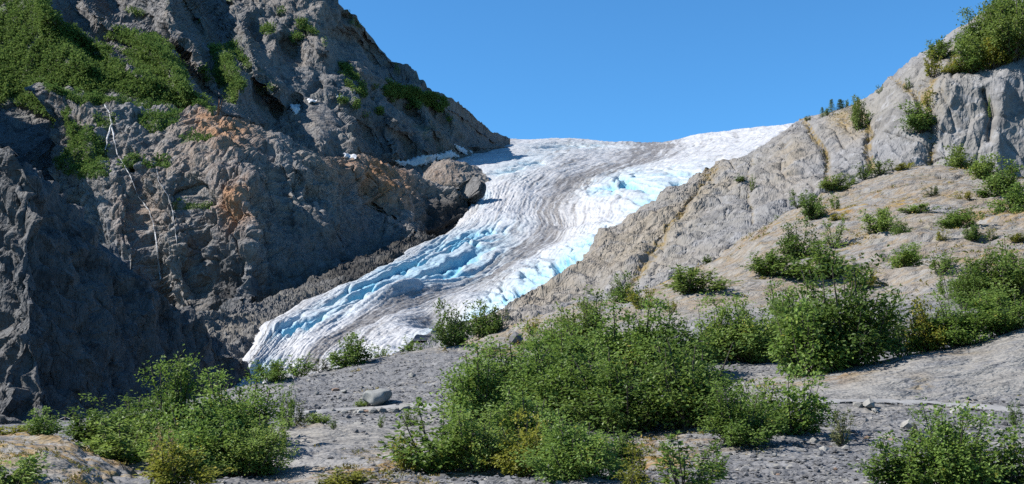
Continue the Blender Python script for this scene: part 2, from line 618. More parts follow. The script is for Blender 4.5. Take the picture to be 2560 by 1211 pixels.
for poly in [[(-400, -300), (90, -60), (150, 60), (260, 125), (330, 200), (430, 245), (520, 262), (420, 262), (250, 225), (130, 215), (150, 300), (60, 260), (-400, 200)],
             [(120, 200), (135, 290), (250, 345), (240, 400), (190, 430), (150, 330)],
             [(270, 60), (400, 90), (450, 150), (480, 235), (540, 262), (430, 230), (330, 130)],
             [(300, 120), (380, 170), (470, 240), (530, 265), (420, 235), (340, 190)],
             [(525, 125), (570, 120), (610, 220), (580, 240), (545, 200)],
             [(740, 50), (790, 55), (800, 90), (750, 80)], [(850, 165), (900, 180), (890, 210), (920, 200), (1000, 220), (1120, 240), (1130, 280), (1080, 270), (960, 235), (870, 240)],
             [(720, 70), (745, 90), (730, 110), (700, 90)]]:
    grass |= inpoly(wx + 9 * fwx, wy + 9 * fwy, poly)
grass |= (fbm(V0, 34, 3, 47) > .33) & (x > 120) & (x < 1130) & (y < 300) & (wall < .5)
grass &= (x < 640) | (fbm(V0, 22, 3, 50) + .5 * fbm(V0, 9, 2, 52) > .06)
grass &= fbm(V0, 40, 4, 53) > -.42
rough = np.where(grass, 0.4, 1.0) * (1 - .45 * smooth(.4, .9, wall))
rough = rough * (0.5 + 0.5 * smooth(40, 160, x + 0.4 * (400 - y))) * (1 - .7 * smooth(1090, 1220, x)) * (1 - .75 * smooth(.35, .7, blob(x, y, 800, 300, 60, 65)))
disp = rough * (6 * crag(V1, 90, 7, 3, (1, 1, 1.5)) + 10 * block(V1, 40, 4, (1, 1, 1.7), 1.5, .12, .18) + 7.5 * block(V1, 15, 5, (1, 1, 1.8), 1.6, .12, .15) + 2.5 * block(V1, 6.5, 6) - 4 * joint(V1, 26, 7, (1, 3, 5), .06, 20) - 3 * joint(V1, 12, 9, (1, 3, 5), .07, 28))
A.push(disp, n1)
veg0(A)
A.att['scrub'] = np.where(grass, 0.95, 0) + 0.35 * smooth(.1, .4, fbm(V1, 80, 4, 33)) * smooth(.35, .6, n1[:, 2])
A.att['dark'] = 0.5 * blob(x, y, 900, 420, 90, 30)
A.grass = grass
scree = smooth(.2, .5, blob(x, y, 800, 290, 70, 60) * 1.2)
A.build('mountain', m_far, 'steep grey mountain flank with dark gullies and green lower slopes', 'mountain', smooth_shade=False)

# ---- rocky bench with the waterfall
top = [(70, 195, 750), (170, 215, 735), (290, 232, 728), (420, 256, 730), (545, 270, 738), (640, 310, 740), (735, 347, 745), (795, 383, 762), (860, 394, 800), (945, 396, 850), (1025, 418, 872), (1095, 448, 880), (1160, 474, 882), (1195, 500, 890)]
rim = [(110, 330, 700), (215, 400, 655), (325, 440, 628), (430, 462, 612), (530, 462, 606), (612, 455, 614), (690, 440, 640), (775, 445, 676), (850, 462, 722), (920, 475, 775), (990, 478, 812), (1060, 488, 838), (1120, 500, 856), (1172, 512, 872)]
mid = [(130, 500, 650), (235, 560, 610), (345, 610, 592), (445, 640, 582), (530, 640, 576), (615, 620, 584), (700, 590, 608), (790, 575, 644), (865, 565, 690), (940, 555, 742), (1010, 545, 786), (1075, 538, 822), (1130, 532, 846), (1175, 530, 866)]
low = [(150, 660, 620), (245, 740, 590), (350, 820, 575), (450, 850, 566), (535, 835, 560), (625, 800, 563), (710, 758, 580), (800, 712, 612), (880, 672, 652), (960, 636, 700), (1040, 606, 752), (1095, 580, 800), (1145, 562, 836), (1185, 548, 860)]
rr = [[P(*c) for c in r] for r in (low, mid, rim, top)]
m2 = [tuple(np.array(a) * .5 + np.array(b) * .5 + np.array((0, 0, 7))) for a, b in zip(rr[2], rr[3])]
rr = [behind(rr[0], -10, -50)] + rr[:3] + [m2, rr[3], behind(rr[3], 60, -10), behind(rr[3], 160, -120)]
B = Patch(rr, dense(8, 420, 1, 5, .94), 560)
x, y = B.pix()
V0 = B.V.copy()
nB = B.normals()
flip = -1 if nB[:, 1].mean() > 0 else 1
nB = nB * flip
h = np.zeros(len(V0))
for pts, amp, wl, wr in [([(560, 300), (610, 420), (640, 560), (620, 760)], 16, 60, 40), ([(330, 440), (360, 560), (400, 760)], -14, 30, 30), ([(760, 400), (820, 470), (850, 560)], 14, 45, 25),
                         ([(470, 470), (500, 600), (500, 760)], -10, 35, 35), ([(930, 400), (1000, 490), (1040, 560)], 16, 50, 22), ([(860, 400), (900, 470), (960, 570)], -12, 26, 26), ([(250, 260), (300, 400), (330, 440)], -5, 25, 25), ([(660, 330), (700, 440), (720, 560)], -10, 25, 25)]:
    d, s, t = line_dist(x + fbm(V0, 40, 3, 3) * 20, y, pts)
    h += amp * np.exp(-(d / np.where(s > 0, wl, wr)) ** 1.5)
B.push(-1.4 * h, V0 / np.linalg.norm(V0, axis=1)[:, None])
V1 = B.V.copy()
n1 = B.normals() * flip
cliff = 1 - smooth(.25, .6, n1[:, 2])
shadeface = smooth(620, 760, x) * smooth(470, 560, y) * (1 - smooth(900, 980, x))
amp = (.72 + .38 * cliff) * (1 - .6 * shadeface)
disp = amp * (5 * crag(V1, 60, 6, 13, (1, 1, 1.3)) + 14 * block(V1, 25, 14, (1.2, 1, 1.5), 1.5, .12, .18) + 9 * block(V1, 10, 15, (1.2, 1, 1.4), 1.6, .12, .15) + 3.2 * block(V1, 4.2, 16) - 4.5 * joint(V1, 16, 17, (1, 3, 5), .06, 15) - 3 * joint(V1, 8, 19, (1, 3, 4), .07, -30))
B.push(disp, n1)
veg0(B)
B.att['rust'] = np.clip(1.5 * blob(x, y, 545, 300, 80, 42, 15) + 1.3 * blob(x, y, 585, 500, 55, 60) + 1.4 * blob(x, y, 965, 440, 70, 55, 35) + .5 * blob(x, y, 860, 405, 40, 25) + .3 * blob(x, y, 330, 520, 60, 80) + .2 * blob(x, y, 480, 380, 160, 50), 0, 1)
B.att['dark'] = np.clip(.9 * smooth(1030, 1090, x) * smooth(455, 520, y) + .35 * shadeface + .8 * blob(x, y, 560, 720, 70, 110) + .5 * blob(x, y, 1000, 600, 60, 40), 0, 1)  # black moraine foot, plus shade painted on the right face and lower left recess
gB = np.zeros(len(x), bool)
wx, wy = x + fbm(V1, 30, 3, 41) * 14, y + fbm(V1, 30, 3, 43) * 10
for poly in [[(340, 270), (450, 275), (440, 300), (380, 305)], [(140, 230), (170, 300), (260, 345), (240, 405), (190, 440), (140, 420)], [(190, 400), (260, 410), (270, 445), (200, 440)], [(300, 375), (345, 380), (335, 420), (305, 420)], [(345, 395), (390, 400), (380, 415), (345, 412)], [(385, 375), (420, 380), (415, 405), (390, 400)], [(450, 325), (520, 335), (520, 350), (450, 345)], [(240, 280), (280, 290), (270, 320), (240, 310)], [(430, 475), (490, 480), (490, 495), (440, 492)], [(100, 190), (520, 255), (540, 272), (300, 250), (120, 225)]]:
    gB |= inpoly(wx, wy, poly)
B.att['scrub'] = np.where(gB, .9, 0.0)
B.grass = gB
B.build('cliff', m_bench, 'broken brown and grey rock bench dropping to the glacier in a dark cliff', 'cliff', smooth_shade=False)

# ---- near dark cliff on the left
sil = [(-420, 760, 300), (-180, 560, 290), (-10, 385, 276), (60, 402, 268), (112, 432, 274), (152, 490, 282), (222, 555, 291), (305, 645, 300), (402, 738, 309), (500, 806, 317), (570, 866, 324), (612, 900, 328), (636, 965, 330), (650, 1040, 332)]
bas = [(-480, 1130, 262), (-300, 1110, 254), (-150, 1090, 246), (-30, 1085, 232), (60, 1080, 222), (140, 1075, 236), (225, 1070, 252), (315, 1070, 268), (410, 1070, 284), (495, 1065, 298), (560, 1060, 310), (605, 1058, 320), (638, 1056, 327), (655, 1054, 331)]
rr = []
for t, bul in ((0, 0), (.22, .1), (.48, .18), (.75, .2), (1, 0)):
    rr.append([P(b[0] + (s[0] - b[0]) * t, b[1] + (s[1] - b[1]) * t, b[2] + (s[2] - b[2]) * (t * .75 + .25 * t * t)) for b, s in zip(bas, sil)])
rr = [behind(rr[0], -8, -10)] + rr + [behind(rr[-1], 22, 0, -14), behind(rr[-1], 70, -70, -40)]
C = Patch(rr, dense(8, 280, 1, 5, .92), 320)
V0 = C.V.copy()
x, y = C.pix()
nC = C.normals()
flip = -1 if nC[:, 1].mean() > 0 else 1
nC = nC * flip
fade = smooth(680, 560, x)
disp = (3.5 * crag(V0, 38, 6, 51, (1, 1, 2.0)) + 8 * block(V0, 16, 52, (1, 1, 2.0), 1.5, .12, .18) + 4 * block(V0, 5, 53, (1, 1, 1.8), 1.6, .12, .15) - 3 * joint(V0, 7, 57, (1, 3, 5), .07, 12)) * (.35 + .65 * fade)
C.push(disp, nC)
veg0(C)
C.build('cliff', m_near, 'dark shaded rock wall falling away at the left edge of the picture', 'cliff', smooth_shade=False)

# ---- high spur beyond the left edge whose shadow lies on the gully
sv = np.array(SUN_DIR)
cr = [np.array(P(*q)) + t_ * sv for q, t_ in [((-150, 150, 860), 300), ((-30, 190, 820), 280), ((70, 250, 775), 265), ((135, 310, 735), 245), ((165, 400, 690), 205), ((215, 460, 650), 165), ((280, 540, 630), 110)]]
rr = [[(p[0] - 160, p[1], p[2] - 260) for p in cr], [(p[0] - 50, p[1], p[2] - 60) for p in cr], [tuple(p) for p in cr], [(p[0] + 22, p[1], p[2] - 60) for p in cr], [(p[0] + 48, p[1], p[2] - 200) for p in cr]]
sp = Patch(rr, 70, 90)
V0 = sp.V.copy()
ns_ = sp.normals()
ns_ *= -1 if ns_[:, 2].mean() < 0 else 1
sp.push(12 * crag(V0, 60, 5, 45) + 9 * block(V0, 25, 46), ns_)
veg0(sp)
sp.build('mountain_spur', m_far, 'steep rock spur beyond the left edge that shades the gully', 'mountain')
# ---- moraine along the near margin of the ice
outer = [(430, 860, 372), (470, 815, 400), (540, 785, 440), (640, 770, 500), (740, 735, 560), (830, 690, 610), (900, 655, 655), (985, 618, 712), (1060, 590, 770)]
ridge = [(485, 880, 360), (520, 835, 385), (580, 812, 425), (655, 785, 462), (750, 735, 515), (830, 693, 560), (900, 668, 608), (990, 622, 672), (1070, 588, 745)]
inner = [(570, 928, 345), (605, 888, 366), (640, 850, 395), (682, 803, 438), (770, 757, 482), (848, 723, 524), (920, 692, 568), (1012, 630, 655), (1088, 588, 738)]
rr = [behind([P(*c) for c in inner], -12, -14), [P(*c) for c in inner], [P(*c) for c in ridge], [P(*c) for c in outer], behind([P(*c) for c in outer], 30, -20)]
D = Patch(rr, 130, 300)
V0 = D.V.copy()
x, y = D.pix()
nD = D.normals()
flip = -1 if nD[:, 2].mean() < 0 else 1
nD = nD * flip
D.push(3 * crag(V0, 26, 6, 61) + 1.3 * facet(V0, 6, 62, crack=.3) + .9 * facet(V0, 2.8, 63, crack=.4) + 2.5 * fbm(V0, 25, 4, 64), nD)
veg0(D)
D.att['dark'] = np.clip(.75 * smooth(700, 860, x) * smooth(-.3, .3, fbm(V0, 20, 3, 65) + .25), 0, 1)
D.build('moraine', m_till, 'grey moraine rubble heaped between dark cliff and glacier edge', 'moraine', smooth_shade=False)

# ---- tan rock knob standing in the ice margin
kn = Patch([[P(x_, y_, d_) for x_, y_, d_ in r] for r in (
    [(1040, 480, 985), (1080, 482, 975), (1125, 480, 970), (1175, 474, 975), (1230, 462, 985)],
    [(1052, 455, 990), (1085, 455, 978), (1125, 455, 972), (1170, 452, 980), (1222, 448, 990)],
    [(1068, 425, 1000), (1090, 420, 990), (1125, 420, 985), (1165, 428, 992), (1212, 436, 1000)],
    [(1085, 408, 1012), (1105, 402, 1006), (1130, 402, 1004), (1165, 412, 1006), (1205, 428, 1010)],
    [(1085, 415, 1040), (1105, 408, 1040), (1130, 408, 1040), (1165, 418, 1036), (1205, 432, 1030)],
    [(1085, 440, 1070), (1105, 440, 1070), (1130, 440, 1070), (1165, 445, 1070), (1205, 450, 1060)])], 90, 120)
V0 = kn.V.copy()
nk = kn.normals()
nk *= -1 if nk[:, 2].mean() < 0 else 1
kn.push(2.5 * crag(V0, 26, 6, 71) + 1.5 * facet(V0, 9, 72), nk)
veg0(kn)
x, y = kn.pix()
kn.att['rust'] = .25 * blob(x, y, 1110, 430, 50, 40)
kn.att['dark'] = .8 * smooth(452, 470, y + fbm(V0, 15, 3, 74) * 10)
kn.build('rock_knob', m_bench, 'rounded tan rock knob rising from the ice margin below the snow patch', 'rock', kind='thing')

# ---- glacier
gl = [[(560, 985, 318), (640, 985, 314), (720, 982, 310), (810, 975, 306), (930, 965, 300)],
      [(585, 930, 338), (665, 912, 338), (760, 900, 336), (860, 890, 332), (1000, 895, 325)],
      [(635, 858, 378), (720, 850, 378), (820, 850, 374), (930, 840, 368), (1070, 852, 352)],
      [(665, 800, 428), (785, 785, 432), (920, 792, 425), (1040, 782, 412), (1190, 795, 388)],
      [(780, 748, 492), (915, 722, 500), (1050, 742, 490), (1160, 735, 470), (1300, 755, 430)],
      [(895, 702, 556), (1035, 660, 572), (1195, 690, 560), (1300, 680, 535), (1430, 690, 480)],
      [(995, 640, 640), (1130, 612, 662), (1290, 632, 650), (1410, 620, 615), (1545, 592, 545)],
      [(1100, 590, 740), (1220, 563, 752), (1372, 575, 742), (1480, 560, 700), (1620, 545, 625)],
      [(1160, 545, 830), (1255, 512, 850), (1362, 525, 835), (1500, 502, 790), (1700, 492, 700)],
      [(1150, 500, 930), (1280, 455, 960), (1400, 480, 932), (1560, 448, 880), (1810, 440, 790)],
      [(1050, 472, 1040), (1320, 415, 1080), (1480, 430, 1050), (1650, 412, 1000), (1890, 402, 900)],
      [(940, 432, 1085), (1350, 386, 1220), (1575, 402, 1190), (1750, 383, 1120), (1960, 364, 1010)],
      [(1040, 408, 1180), (1390, 364, 1420), (1615, 376, 1380), (1810, 350, 1300), (2020, 330, 1180)],
      [(1185, 372, 1430), (1420, 356, 1560), (1620, 365, 1540), (1800, 337, 1450), (2040, 316, 1300)],
      [(1240, 360, 1750), (1430, 358, 1750), (1620, 368, 1740), (1800, 340, 1650), (2040, 318, 1500)]]
rr = []
for r in gl:
    q = [P(*c) for c in r]
    a, b = np.array(q[0]), np.array(q[-1])
    s = (b - a) / np.linalg.norm(b - a)
    rr.append([tuple(a - s * 22 + np.array((0, 0, -26)))] + q + [tuple(b + s * 60 + np.array((0, 0, -14)))])
rr.append(behind(rr[-1], 250, -30))
GL = Patch(rr, 800, 420)
V0 = GL.V.copy()
x, y = GL.pix()
nG = GL.normals()
nG *= -1 if nG[:, 2].mean() < 0 else 1
# distance along the flow (from the toe), metres; across: metres from the mid line
cen = GL.G[:, GL.nc // 2]
s1 = np.concatenate([[0], np.cumsum(np.linalg.norm(np.diff(cen, axis=0), axis=1))])
S = np.repeat(s1, GL.nc)
U = (GL.u - .5) * 6 / 4        # -.75 .. .75 ; ice between -.5 and .5
Wd = np.repeat(np.linalg.norm(GL.G[:, -1] - GL.G[:, 0], axis=1), GL.nc)
X = U * Wd
Q = np.stack([X, S, X * 0], 1)
arch = S + 26 * np.sin(X / 70.0) - 0.0012 * X * X      # crevasses bow across the flow


def ridgy(a, b, seed, sharp=1.0):
    n = perlin(np.stack([a, b, a * 0 + seed * 3.7], 1), seed)
    return (1 - np.minimum(1, np.abs(n) * 2.2)) ** sharp


# where the ice is torn open across the flow (photo sheet positions), and along it
tear = np.clip(
    1.0 * blob(x, y, 1330, 705, 130, 30, -27) + .9 * blob(x, y, 1460, 620, 90, 24, -30) + .75 * blob(x, y, 1560, 455, 80, 24, -10) + .5 * blob(x, y, 1690, 455, 80, 30, -15)
    + .5 * blob(x, y, 1620, 500, 60, 24, -30) + .45 * blob(x, y, 1300, 410, 80, 20, -15) + .5 * blob(x, y, 1080, 835, 60, 20, -25) + .35 * blob(x, y, 1420, 365, 120, 10)
    + .7 * blob(x, y, 1200, 775, 70, 16, -20), 0, 1)
tearL = np.clip(1.1 * blob(x, y, 1075, 668, 140, 42, -12) + 1.0 * blob(x, y, 920, 728, 130, 24, -22) + .9 * blob(x, y, 765, 808, 75, 14, -18) + .6 * blob(x, y, 1180, 592, 90, 22, -15)
                + .4 * blob(x, y, 1190, 490, 30, 20) + .6 * blob(x, y, 650, 912, 45, 14, -25), 0, 1)
edge = smooth(-.5, -.46, U)
tear, tearL = tear * edge, tearL * edge
any_ = np.maximum(tear, tearL)
far = smooth(300, 1500, V0[:, 1])
sc = 1 + 1.2 * far
wrp = fbm(Q, 40, 3, 81)
crev = ridgy(X / (26 * sc) + wrp * .7, arch / (8.5 * sc) + wrp * 1.5, 82, 2.2)
crev2 = ridgy(X / (9 * sc) + wrp * 2, arch / (2.6 * sc) + wrp * 2, 83, 1.8) * np.clip(.55 + 1.2 * fbm(Q, 45, 2, 93), 0, 1.3)
lng = ridgy(X / (3.2 * sc) + wrp * 1.6, S / (60 * sc), 84, 1.6) * np.clip(.6 + 1.2 * fbm(Q, 60, 2, 94), 0, 1.4)
lcr = ridgy(X / (8.5 * sc) + wrp * 1.1, S / (70 * sc) + wrp * .6, 92, 1.8)
fine = fbm(np.stack([X / sc, S / sc / 3, X * 0], 1), 2.6, 3, 85)
lump = fbm(Q, 60, 3, 86)
blocks = block(np.stack([X / sc, arch / sc, X * 0], 1), 12, 87, (1.4, 1, 1))
z = 4.0 * lump
z -= (.25 + 9.0 * tear) * crev * (.5 + .5 * sc)
z -= (.5 + .8 * tear) * crev2 * sc
z -= .55 * lng * (1 - .7 * any_) * sc
z -= 7.0 * tearL * lcr
z += .45 * fine * sc + tear * 5.0 * blocks * sc + tearL * 2.0 * blocks
# high step in the lower tongue (grey hollow) and rim on the right
z -= 11 * blob(x, y, 1085, 778, 55, 22, -12)
z += 8 * blob(x, y, 1000, 745, 90, 12, -16)
GL.push(z * smooth(.0, .12, GL.u) * smooth(1, .95, GL.u), nG)
# rock dust carried down the flow
band = np.exp(-((U - .03 + .05 * fbm(Q, 220, 2, 88)) / .07) ** 2) * 1.0 + .5 * np.exp(-((U - .19) / .1) ** 2) * smooth(350, 250, S) + .55 * np.exp(-((U + .45) / .05) ** 2)
band += .35 * np.exp(-((U + .1) / .2) ** 2) * smooth(420, 700, S)
stripe = fbm(np.stack([X / sc, S / 60, X * 0], 1), 3.2, 4, 89)
stripe2 = fbm(np.stack([X / sc, S / 14, X * 0], 1), 1.7, 3, 90)
dirt = band * (.62 + 1.3 * stripe + .8 * stripe2) + .42 * smooth(.12, .42, stripe + .35 * stripe2) + .38 * smooth(.5, .97, lng) * (1 - any_)
dirt += .55 * blob(x, y, 1090, 772, 65, 22, -10) + .5 * blob(x, y, 1270, 660, 80, 40, -40) * (.6 + stripe)
dirt += .30 * smooth(.4, .9, crev2) * (1 - any_)
lines = 0
for u0, wd_, am in ((-.035, .010, .8), (.0, .014, .9), (.035, .010, .9), (.07, .016, .7), (.12, .008, .5), (-.13, .008, .45), (-.24, .006, .4), (.2, .007, .4), (.3, .006, .35)):
    lines = lines + am * np.exp(-((U - u0 + .035 * fbm(Q, 160, 3, 95) + .012 * fbm(Q, 30, 2, 96)) / wd_) ** 2) * np.clip(.65 + 1.6 * fbm(np.stack([X * 0 + u0 * 900, S, X * 0], 1), 90, 3, 97), 0, 1.2)
dirt = dirt + lines * (1 - .8 * any_)
GL.att['dirt'] = np.clip(dirt * (1 - .85 * any_), 0, 1)
blue = tear * (.42 + 1.0 * smooth(.1, .55, .6 * crev + .4 * crev2 + .5 * np.clip(-blocks, 0, 1))) + tearL * (.42 + 1.0 * smooth(.10, .5, lcr)) + .10 * crev2
blue += .5 * smooth(.1, .55, fbm(np.stack([X / 2.2, arch, X * 0], 1), 16, 3, 91)) * any_
GL.att['blue'] = np.clip(blue, 0, 1)

m = Mat('glacier_ice')
d = m.attr('dirt')
nz = m.noise(2.5, 8, .7)
nf = m.noise(18, 6, .65)
col = m.mix(m.ramp(nf, .35, .65), (0.46, 0.46, 0.47), (0.56, 0.565, 0.58))
col = m.mix(m.attr('blue'), col, (0.19, 0.47, 0.63))
col = m.mix(m.math('MULTIPLY', d, m.ramp(nz, .3, .62, .55, 1.0)), col, (0.13, 0.118, 0.108))
col = m.mix(m.ramp(m.noise(1.2, 6, .7), .56, .70, 0, .4), col, (0.24, 0.22, 0.205))
bm_ = m.bump(m.math('ADD', m.noise(2.2, 4, .6), m.math('MULTIPLY', m.ridged(7, 4), -.3)), .8, .9)
m_ice = m.out(col, .55, bm_, .3)
GL.build('glacier', m_ice, 'crevassed white and blue valley glacier striped with dark medial moraine', 'glacier')

# ---- right-hand rock ridge
sil = [(985, 893, 118), (1120, 828, 138), (1275, 772, 158), (1425, 684, 176), (1535, 578, 186), (1655, 503, 191), (1790, 428, 196), (1905, 368, 203), (1978, 316, 206), (2060, 286, 207), (2150, 258, 206), (2232, 195, 203), (2320, 128, 201), (2450, 55, 197), (2610, -60, 192), (2850, -190, 186), (3400, -330, 180)]
lip = [(1000, 900, 112), (1135, 838, 130), (1290, 785, 146), (1445, 712, 158), (1570, 628, 164), (1695, 548, 170), (1830, 470, 176), (1930, 405, 182), (2010, 355, 184), (2085, 325, 183), (2165, 300, 180), (2250, 245, 174), (2350, 196, 168), (2470, 168, 166), (2630, 120, 165), (2850, 60, 164), (3400, -20, 163)]
mdd = [(1015, 915, 106), (1155, 850, 120), (1310, 800, 132), (1465, 742, 140), (1610, 680, 146), (1745, 605, 153), (1880, 525, 161), (1985, 455, 168), (2070, 410, 170), (2140, 370, 170), (2210, 345, 168), (2285, 320, 165), (2375, 300, 162), (2490, 300, 161), (2640, 290, 160), (2850, 270, 160), (3400, 240, 159)]
lo = [(1030, 935, 100), (1175, 872, 110), (1330, 825, 118), (1490, 785, 124), (1650, 735, 130), (1790, 665, 138), (1930, 590, 147), (2040, 515, 155), (2130, 470, 158), (2200, 450, 159), (2260, 445, 158), (2320, 445, 157), (2400, 450, 156), (2510, 470, 156), (2650, 480, 156), (2850, 480, 156), (3400, 480, 155)]
rr = [behind([P(*c) for c in lo], -6, -14)] + [[P(*c) for c in r] for r in (lo, mdd, lip, sil)]
rr = rr + [behind(rr[-1], 22, -3, 6), behind(rr[-1], 80, -60, 20)]
E = Patch(rr, dense(7, 300, 1, 4, .92), np.concatenate([np.linspace(0, 14.4, 560, endpoint=False), np.linspace(14.4, 16, 20)]))
V0 = E.V.copy()
x, y = E.pix()
nE = E.normals()
nE *= -1 if nE[:, 1].mean() > 0 else 1
tan_ = np.clip(smooth(70, 0, line_dist(x, y, [(1200, 830), (1400, 720), (1540, 620), (1650, 560), (1800, 440)])[0]) + .8 * blob(x, y, 1600, 600, 120, 60, -35), 0, 1)
slabby = 1 - .75 * smooth(.2, .8, tan_)
h = np.zeros(len(V0))
for pts, amp, wl, wr in [([(1790, 420), (1690, 560), (1560, 740)], -2.5, 14, 10), ([(2010, 300), (2070, 400), (2070, 480)], -2.2, 12, 10), ([(2140, 255), (2170, 330), (2180, 420)], -2.6, 14, 10),
                         ([(2340, 150), (2320, 260), (2335, 400)], -1.6, 20, 16), ([(2395, 190), (2370, 260), (2345, 330)], .8, 30, 14), ([(2460, 230), (2480, 290), (2475, 350)], -1.2, 8, 8), ([(2520, 150), (2500, 300), (2490, 430)], 1.2, 50, 20), ([(1880, 400), (1870, 470), (1885, 560)], -1.2, 10, 10), ([(2240, 200), (2290, 240), (2310, 300)], -2, 14, 10)]:
    dd, s, t = line_dist(x + fbm(V0, 10, 3, 101) * 12, y, pts)
    h += amp * np.exp(-(dd / np.where(s > 0, wl, wr)) ** 1.4)
gul = h.copy()
E.push(-1.4 * h, V0 / np.linalg.norm(V0, axis=1)[:, None])
V1 = E.V.copy()
st_ = (1, 1.6, 2.2)
disp = (1 - .6 * slabby) * (1.4 * crag(V1, 16, 6, 102, (1, 1, 1.3)) + 3.6 * block(V1, 8, 103, (1, 1, 1.5)) + 1.9 * block(V1, 2.8, 104))
disp += slabby * (.8 * facet(V1, 20, 105, st_, .25) + .5 * block(V1, 9, 106, (1, 1, 2.8), 1.2, .15, .1) + .25 * crag(V1, 5, 5, 107, (.5, 1, 3.2)) - .8 * joint(V1, 3.2, 108, (1, 3, 7), .07, -25) - .6 * joint(V1, 5, 110, (1, 2, 4), .05, 40))
E.push(disp, nE)
veg0(E)
E.att['polish'] = np.clip(slabby * 1.1, 0, 1)
E.att['rust'] = np.clip(.75 * tan_ + .3 * smooth(.1, .5, fbm(V1, 25, 3, 109)) + .8 * blob(x, y, 2130, 310, 50, 40) + .6 * blob(x, y, 1970, 390, 50, 60), 0, 1) * .9
E.att['moss'] = np.clip(1.2 * smooth(-.6, -1.8, gul) + .9 * blob(x, y, 2110, 305, 40, 25) + .5 * blob(x, y, 2330, 240, 40, 50) + .9 * blob(x, y, 2420, 140, 70, 30, -20), 0, 1) * .8
E.build('rock_ridge', m_slab, 'pale grey and tan rock ridge climbing to the right skyline', 'ridge', smooth_shade=False)

# ---- foreground slope and the mossy dome above it
XS = (-420, -150, 60, 320, 640, 800, 960, 1120, 1280, 1440, 1600, 1760, 1920, 2080, 2240, 2400, 2560, 2760, 3050, 3500, 4200)
T = [  # per row: (py, d) at each of the XS
    [(1420, 13)] * 19,
    [(1225, 22)] * 19,
    [(1130, 30)] * 5 + [(1125, 30)] * 6 + [(1120, 29)] * 8,
    [(1100, 40), (1095, 40), (1085, 40), (1070, 40), (1045, 42), (1038, 43), (1034, 43), (1030, 43), (1028, 43), (1025, 43), (1022, 42), (1018, 41), (1016, 40), (1018, 39), (1022, 38), (1030, 37), (1038, 36), (1045, 36), (1050, 36)],
    [(1088, 48), (1082, 48), (1070, 48), (1045, 48), (1010, 49), (995, 50), (985, 50), (975, 50), (965, 50), (958, 50), (955, 50), (960, 48), (965, 46), (965, 45), (965, 44), (965, 43), (965, 42), (965, 42), (965, 42)],
    [(1090, 56), (1080, 56), (1062, 56), (1035, 57), (968, 60), (950, 60), (938, 60), (922, 60), (905, 60), (893, 60), (885, 60), (885, 57), (895, 55), (890, 54), (890, 53), (890, 52), (890, 52), (890, 52), (890, 52)],
    [(1110, 66), (1100, 66), (1080, 66), (1060, 68), (980, 70), (930, 69), (893, 70), (872, 72), (845, 73), (828, 73), (815, 72), (800, 70), (800, 68), (800, 66), (800, 64), (795, 63), (790, 62), (790, 62), (790, 62)],
    [(1150, 76), (1150, 76), (1140, 78), (1120, 80), (1060, 82), (980, 80), (920, 82), (862, 84), (805, 88), (772, 90), (750, 90), (722, 88), (705, 86), (700, 84), (695, 82), (690, 80), (690, 78), (690, 78), (690, 78)],
    [(1200, 90), (1200, 90), (1200, 92), (1200, 95), (1150, 98), (1060, 96), (980, 98), (905, 100), (830, 106), (780, 108), (735, 110), (680, 108), (640, 106), (620, 104), (610, 100), (600, 98), (600, 96), (600, 96), (600, 96)],
    [(1250, 105), (1250, 105), (1250, 108), (1250, 112), (1200, 115), (1120, 115), (1040, 116), (960, 118), (880, 124), (800, 128), (740, 130), (660, 128), (575, 128), (530, 126), (510, 122), (500, 120), (505, 116), (505, 116), (505, 116)],
    [(1300, 120), (1300, 120), (1300, 122), (1300, 126), (1250, 130), (1180, 130), (1100, 132), (1000, 136), (920, 140), (840, 144), (770, 146), (680, 146), (560, 144), (480, 146), (435, 146), (422, 146), (438, 142), (440, 142), (440, 142)],
    [(1330, 130), (1330, 130), (1330, 132), (1330, 136), (1300, 140), (1230, 140), (1150, 142), (1060, 146), (980, 150), (900, 154), (820, 156), (730, 156), (610, 152), (500, 156), (445, 158), (432, 158), (446, 156), (446, 156), (446, 156)]]
rr = [[P(px, *T[r][min(i, 18)]) for i, px in enumerate(XS)] for r in range(len(T))]
Gd = Patch(rr, 460, np.concatenate([np.linspace(0, 17, 500, endpoint=False), np.linspace(17, 20, 30)]))
V0 = Gd.V.copy()
x, y = Gd.pix()
nGd = Gd.normals()
nGd *= -1 if nGd[:, 2].mean() < 0 else 1
dist = V0[:, 1]
dome = smooth(66, 84, dist)
Vt = V0 @ np.array([[.94, -.34, 0], [.34, .94, 0], [0, 0, 1]]).T      # strata trend
disp = dome * (.9 * crag(Vt, 13, 6, 111, (2.2, 1, 1)) + .8 * block(Vt, 5.5, 112, (2.4, 1, .6), 1.5, .15, .12) + .28 * block(Vt, 1.9, 113, (2.4, 1, .7), 1.5, .15, .12) + .9 * fbm(V0, 14, 4, 114) - .7 * joint(Vt, 2.2, 122, (4, 1, 2), .08))
near_ = 1 - dome
disp += near_ * (.22 * crag(Vt, 5, 6, 115, (2.6, 1, 1)) + .18 * block(Vt, 1.8, 116, (2.4, 1, 1), 1.5, .15, .15) + .05 * block(Vt, .6, 117, (1.8, 1, 1), 1.5, .15, .15) - .22 * joint(Vt, .9, 123, (4, 1, 2), .08) + .35 * fbm(V0, 8, 3, 118))
Gd.push(disp, nGd)
veg0(Gd)
mossn = fbm(V0, 9, 4, 119)
Gd.att['moss'] = np.clip(dome * (.12 + 1.0 * smooth(-.05, .3, fbm(V0, 16, 4, 124)) * smooth(-.15, .25, mossn)) + near_ * .8 * smooth(.22, .45, mossn) + 1.2 * blob(x, y, 1630, 1130, 100, 45) + .8 * blob(x, y, 880, 1165, 120, 30, -12) + .7 * blob(x, y, 1010, 1190, 90, 30), 0, 1)
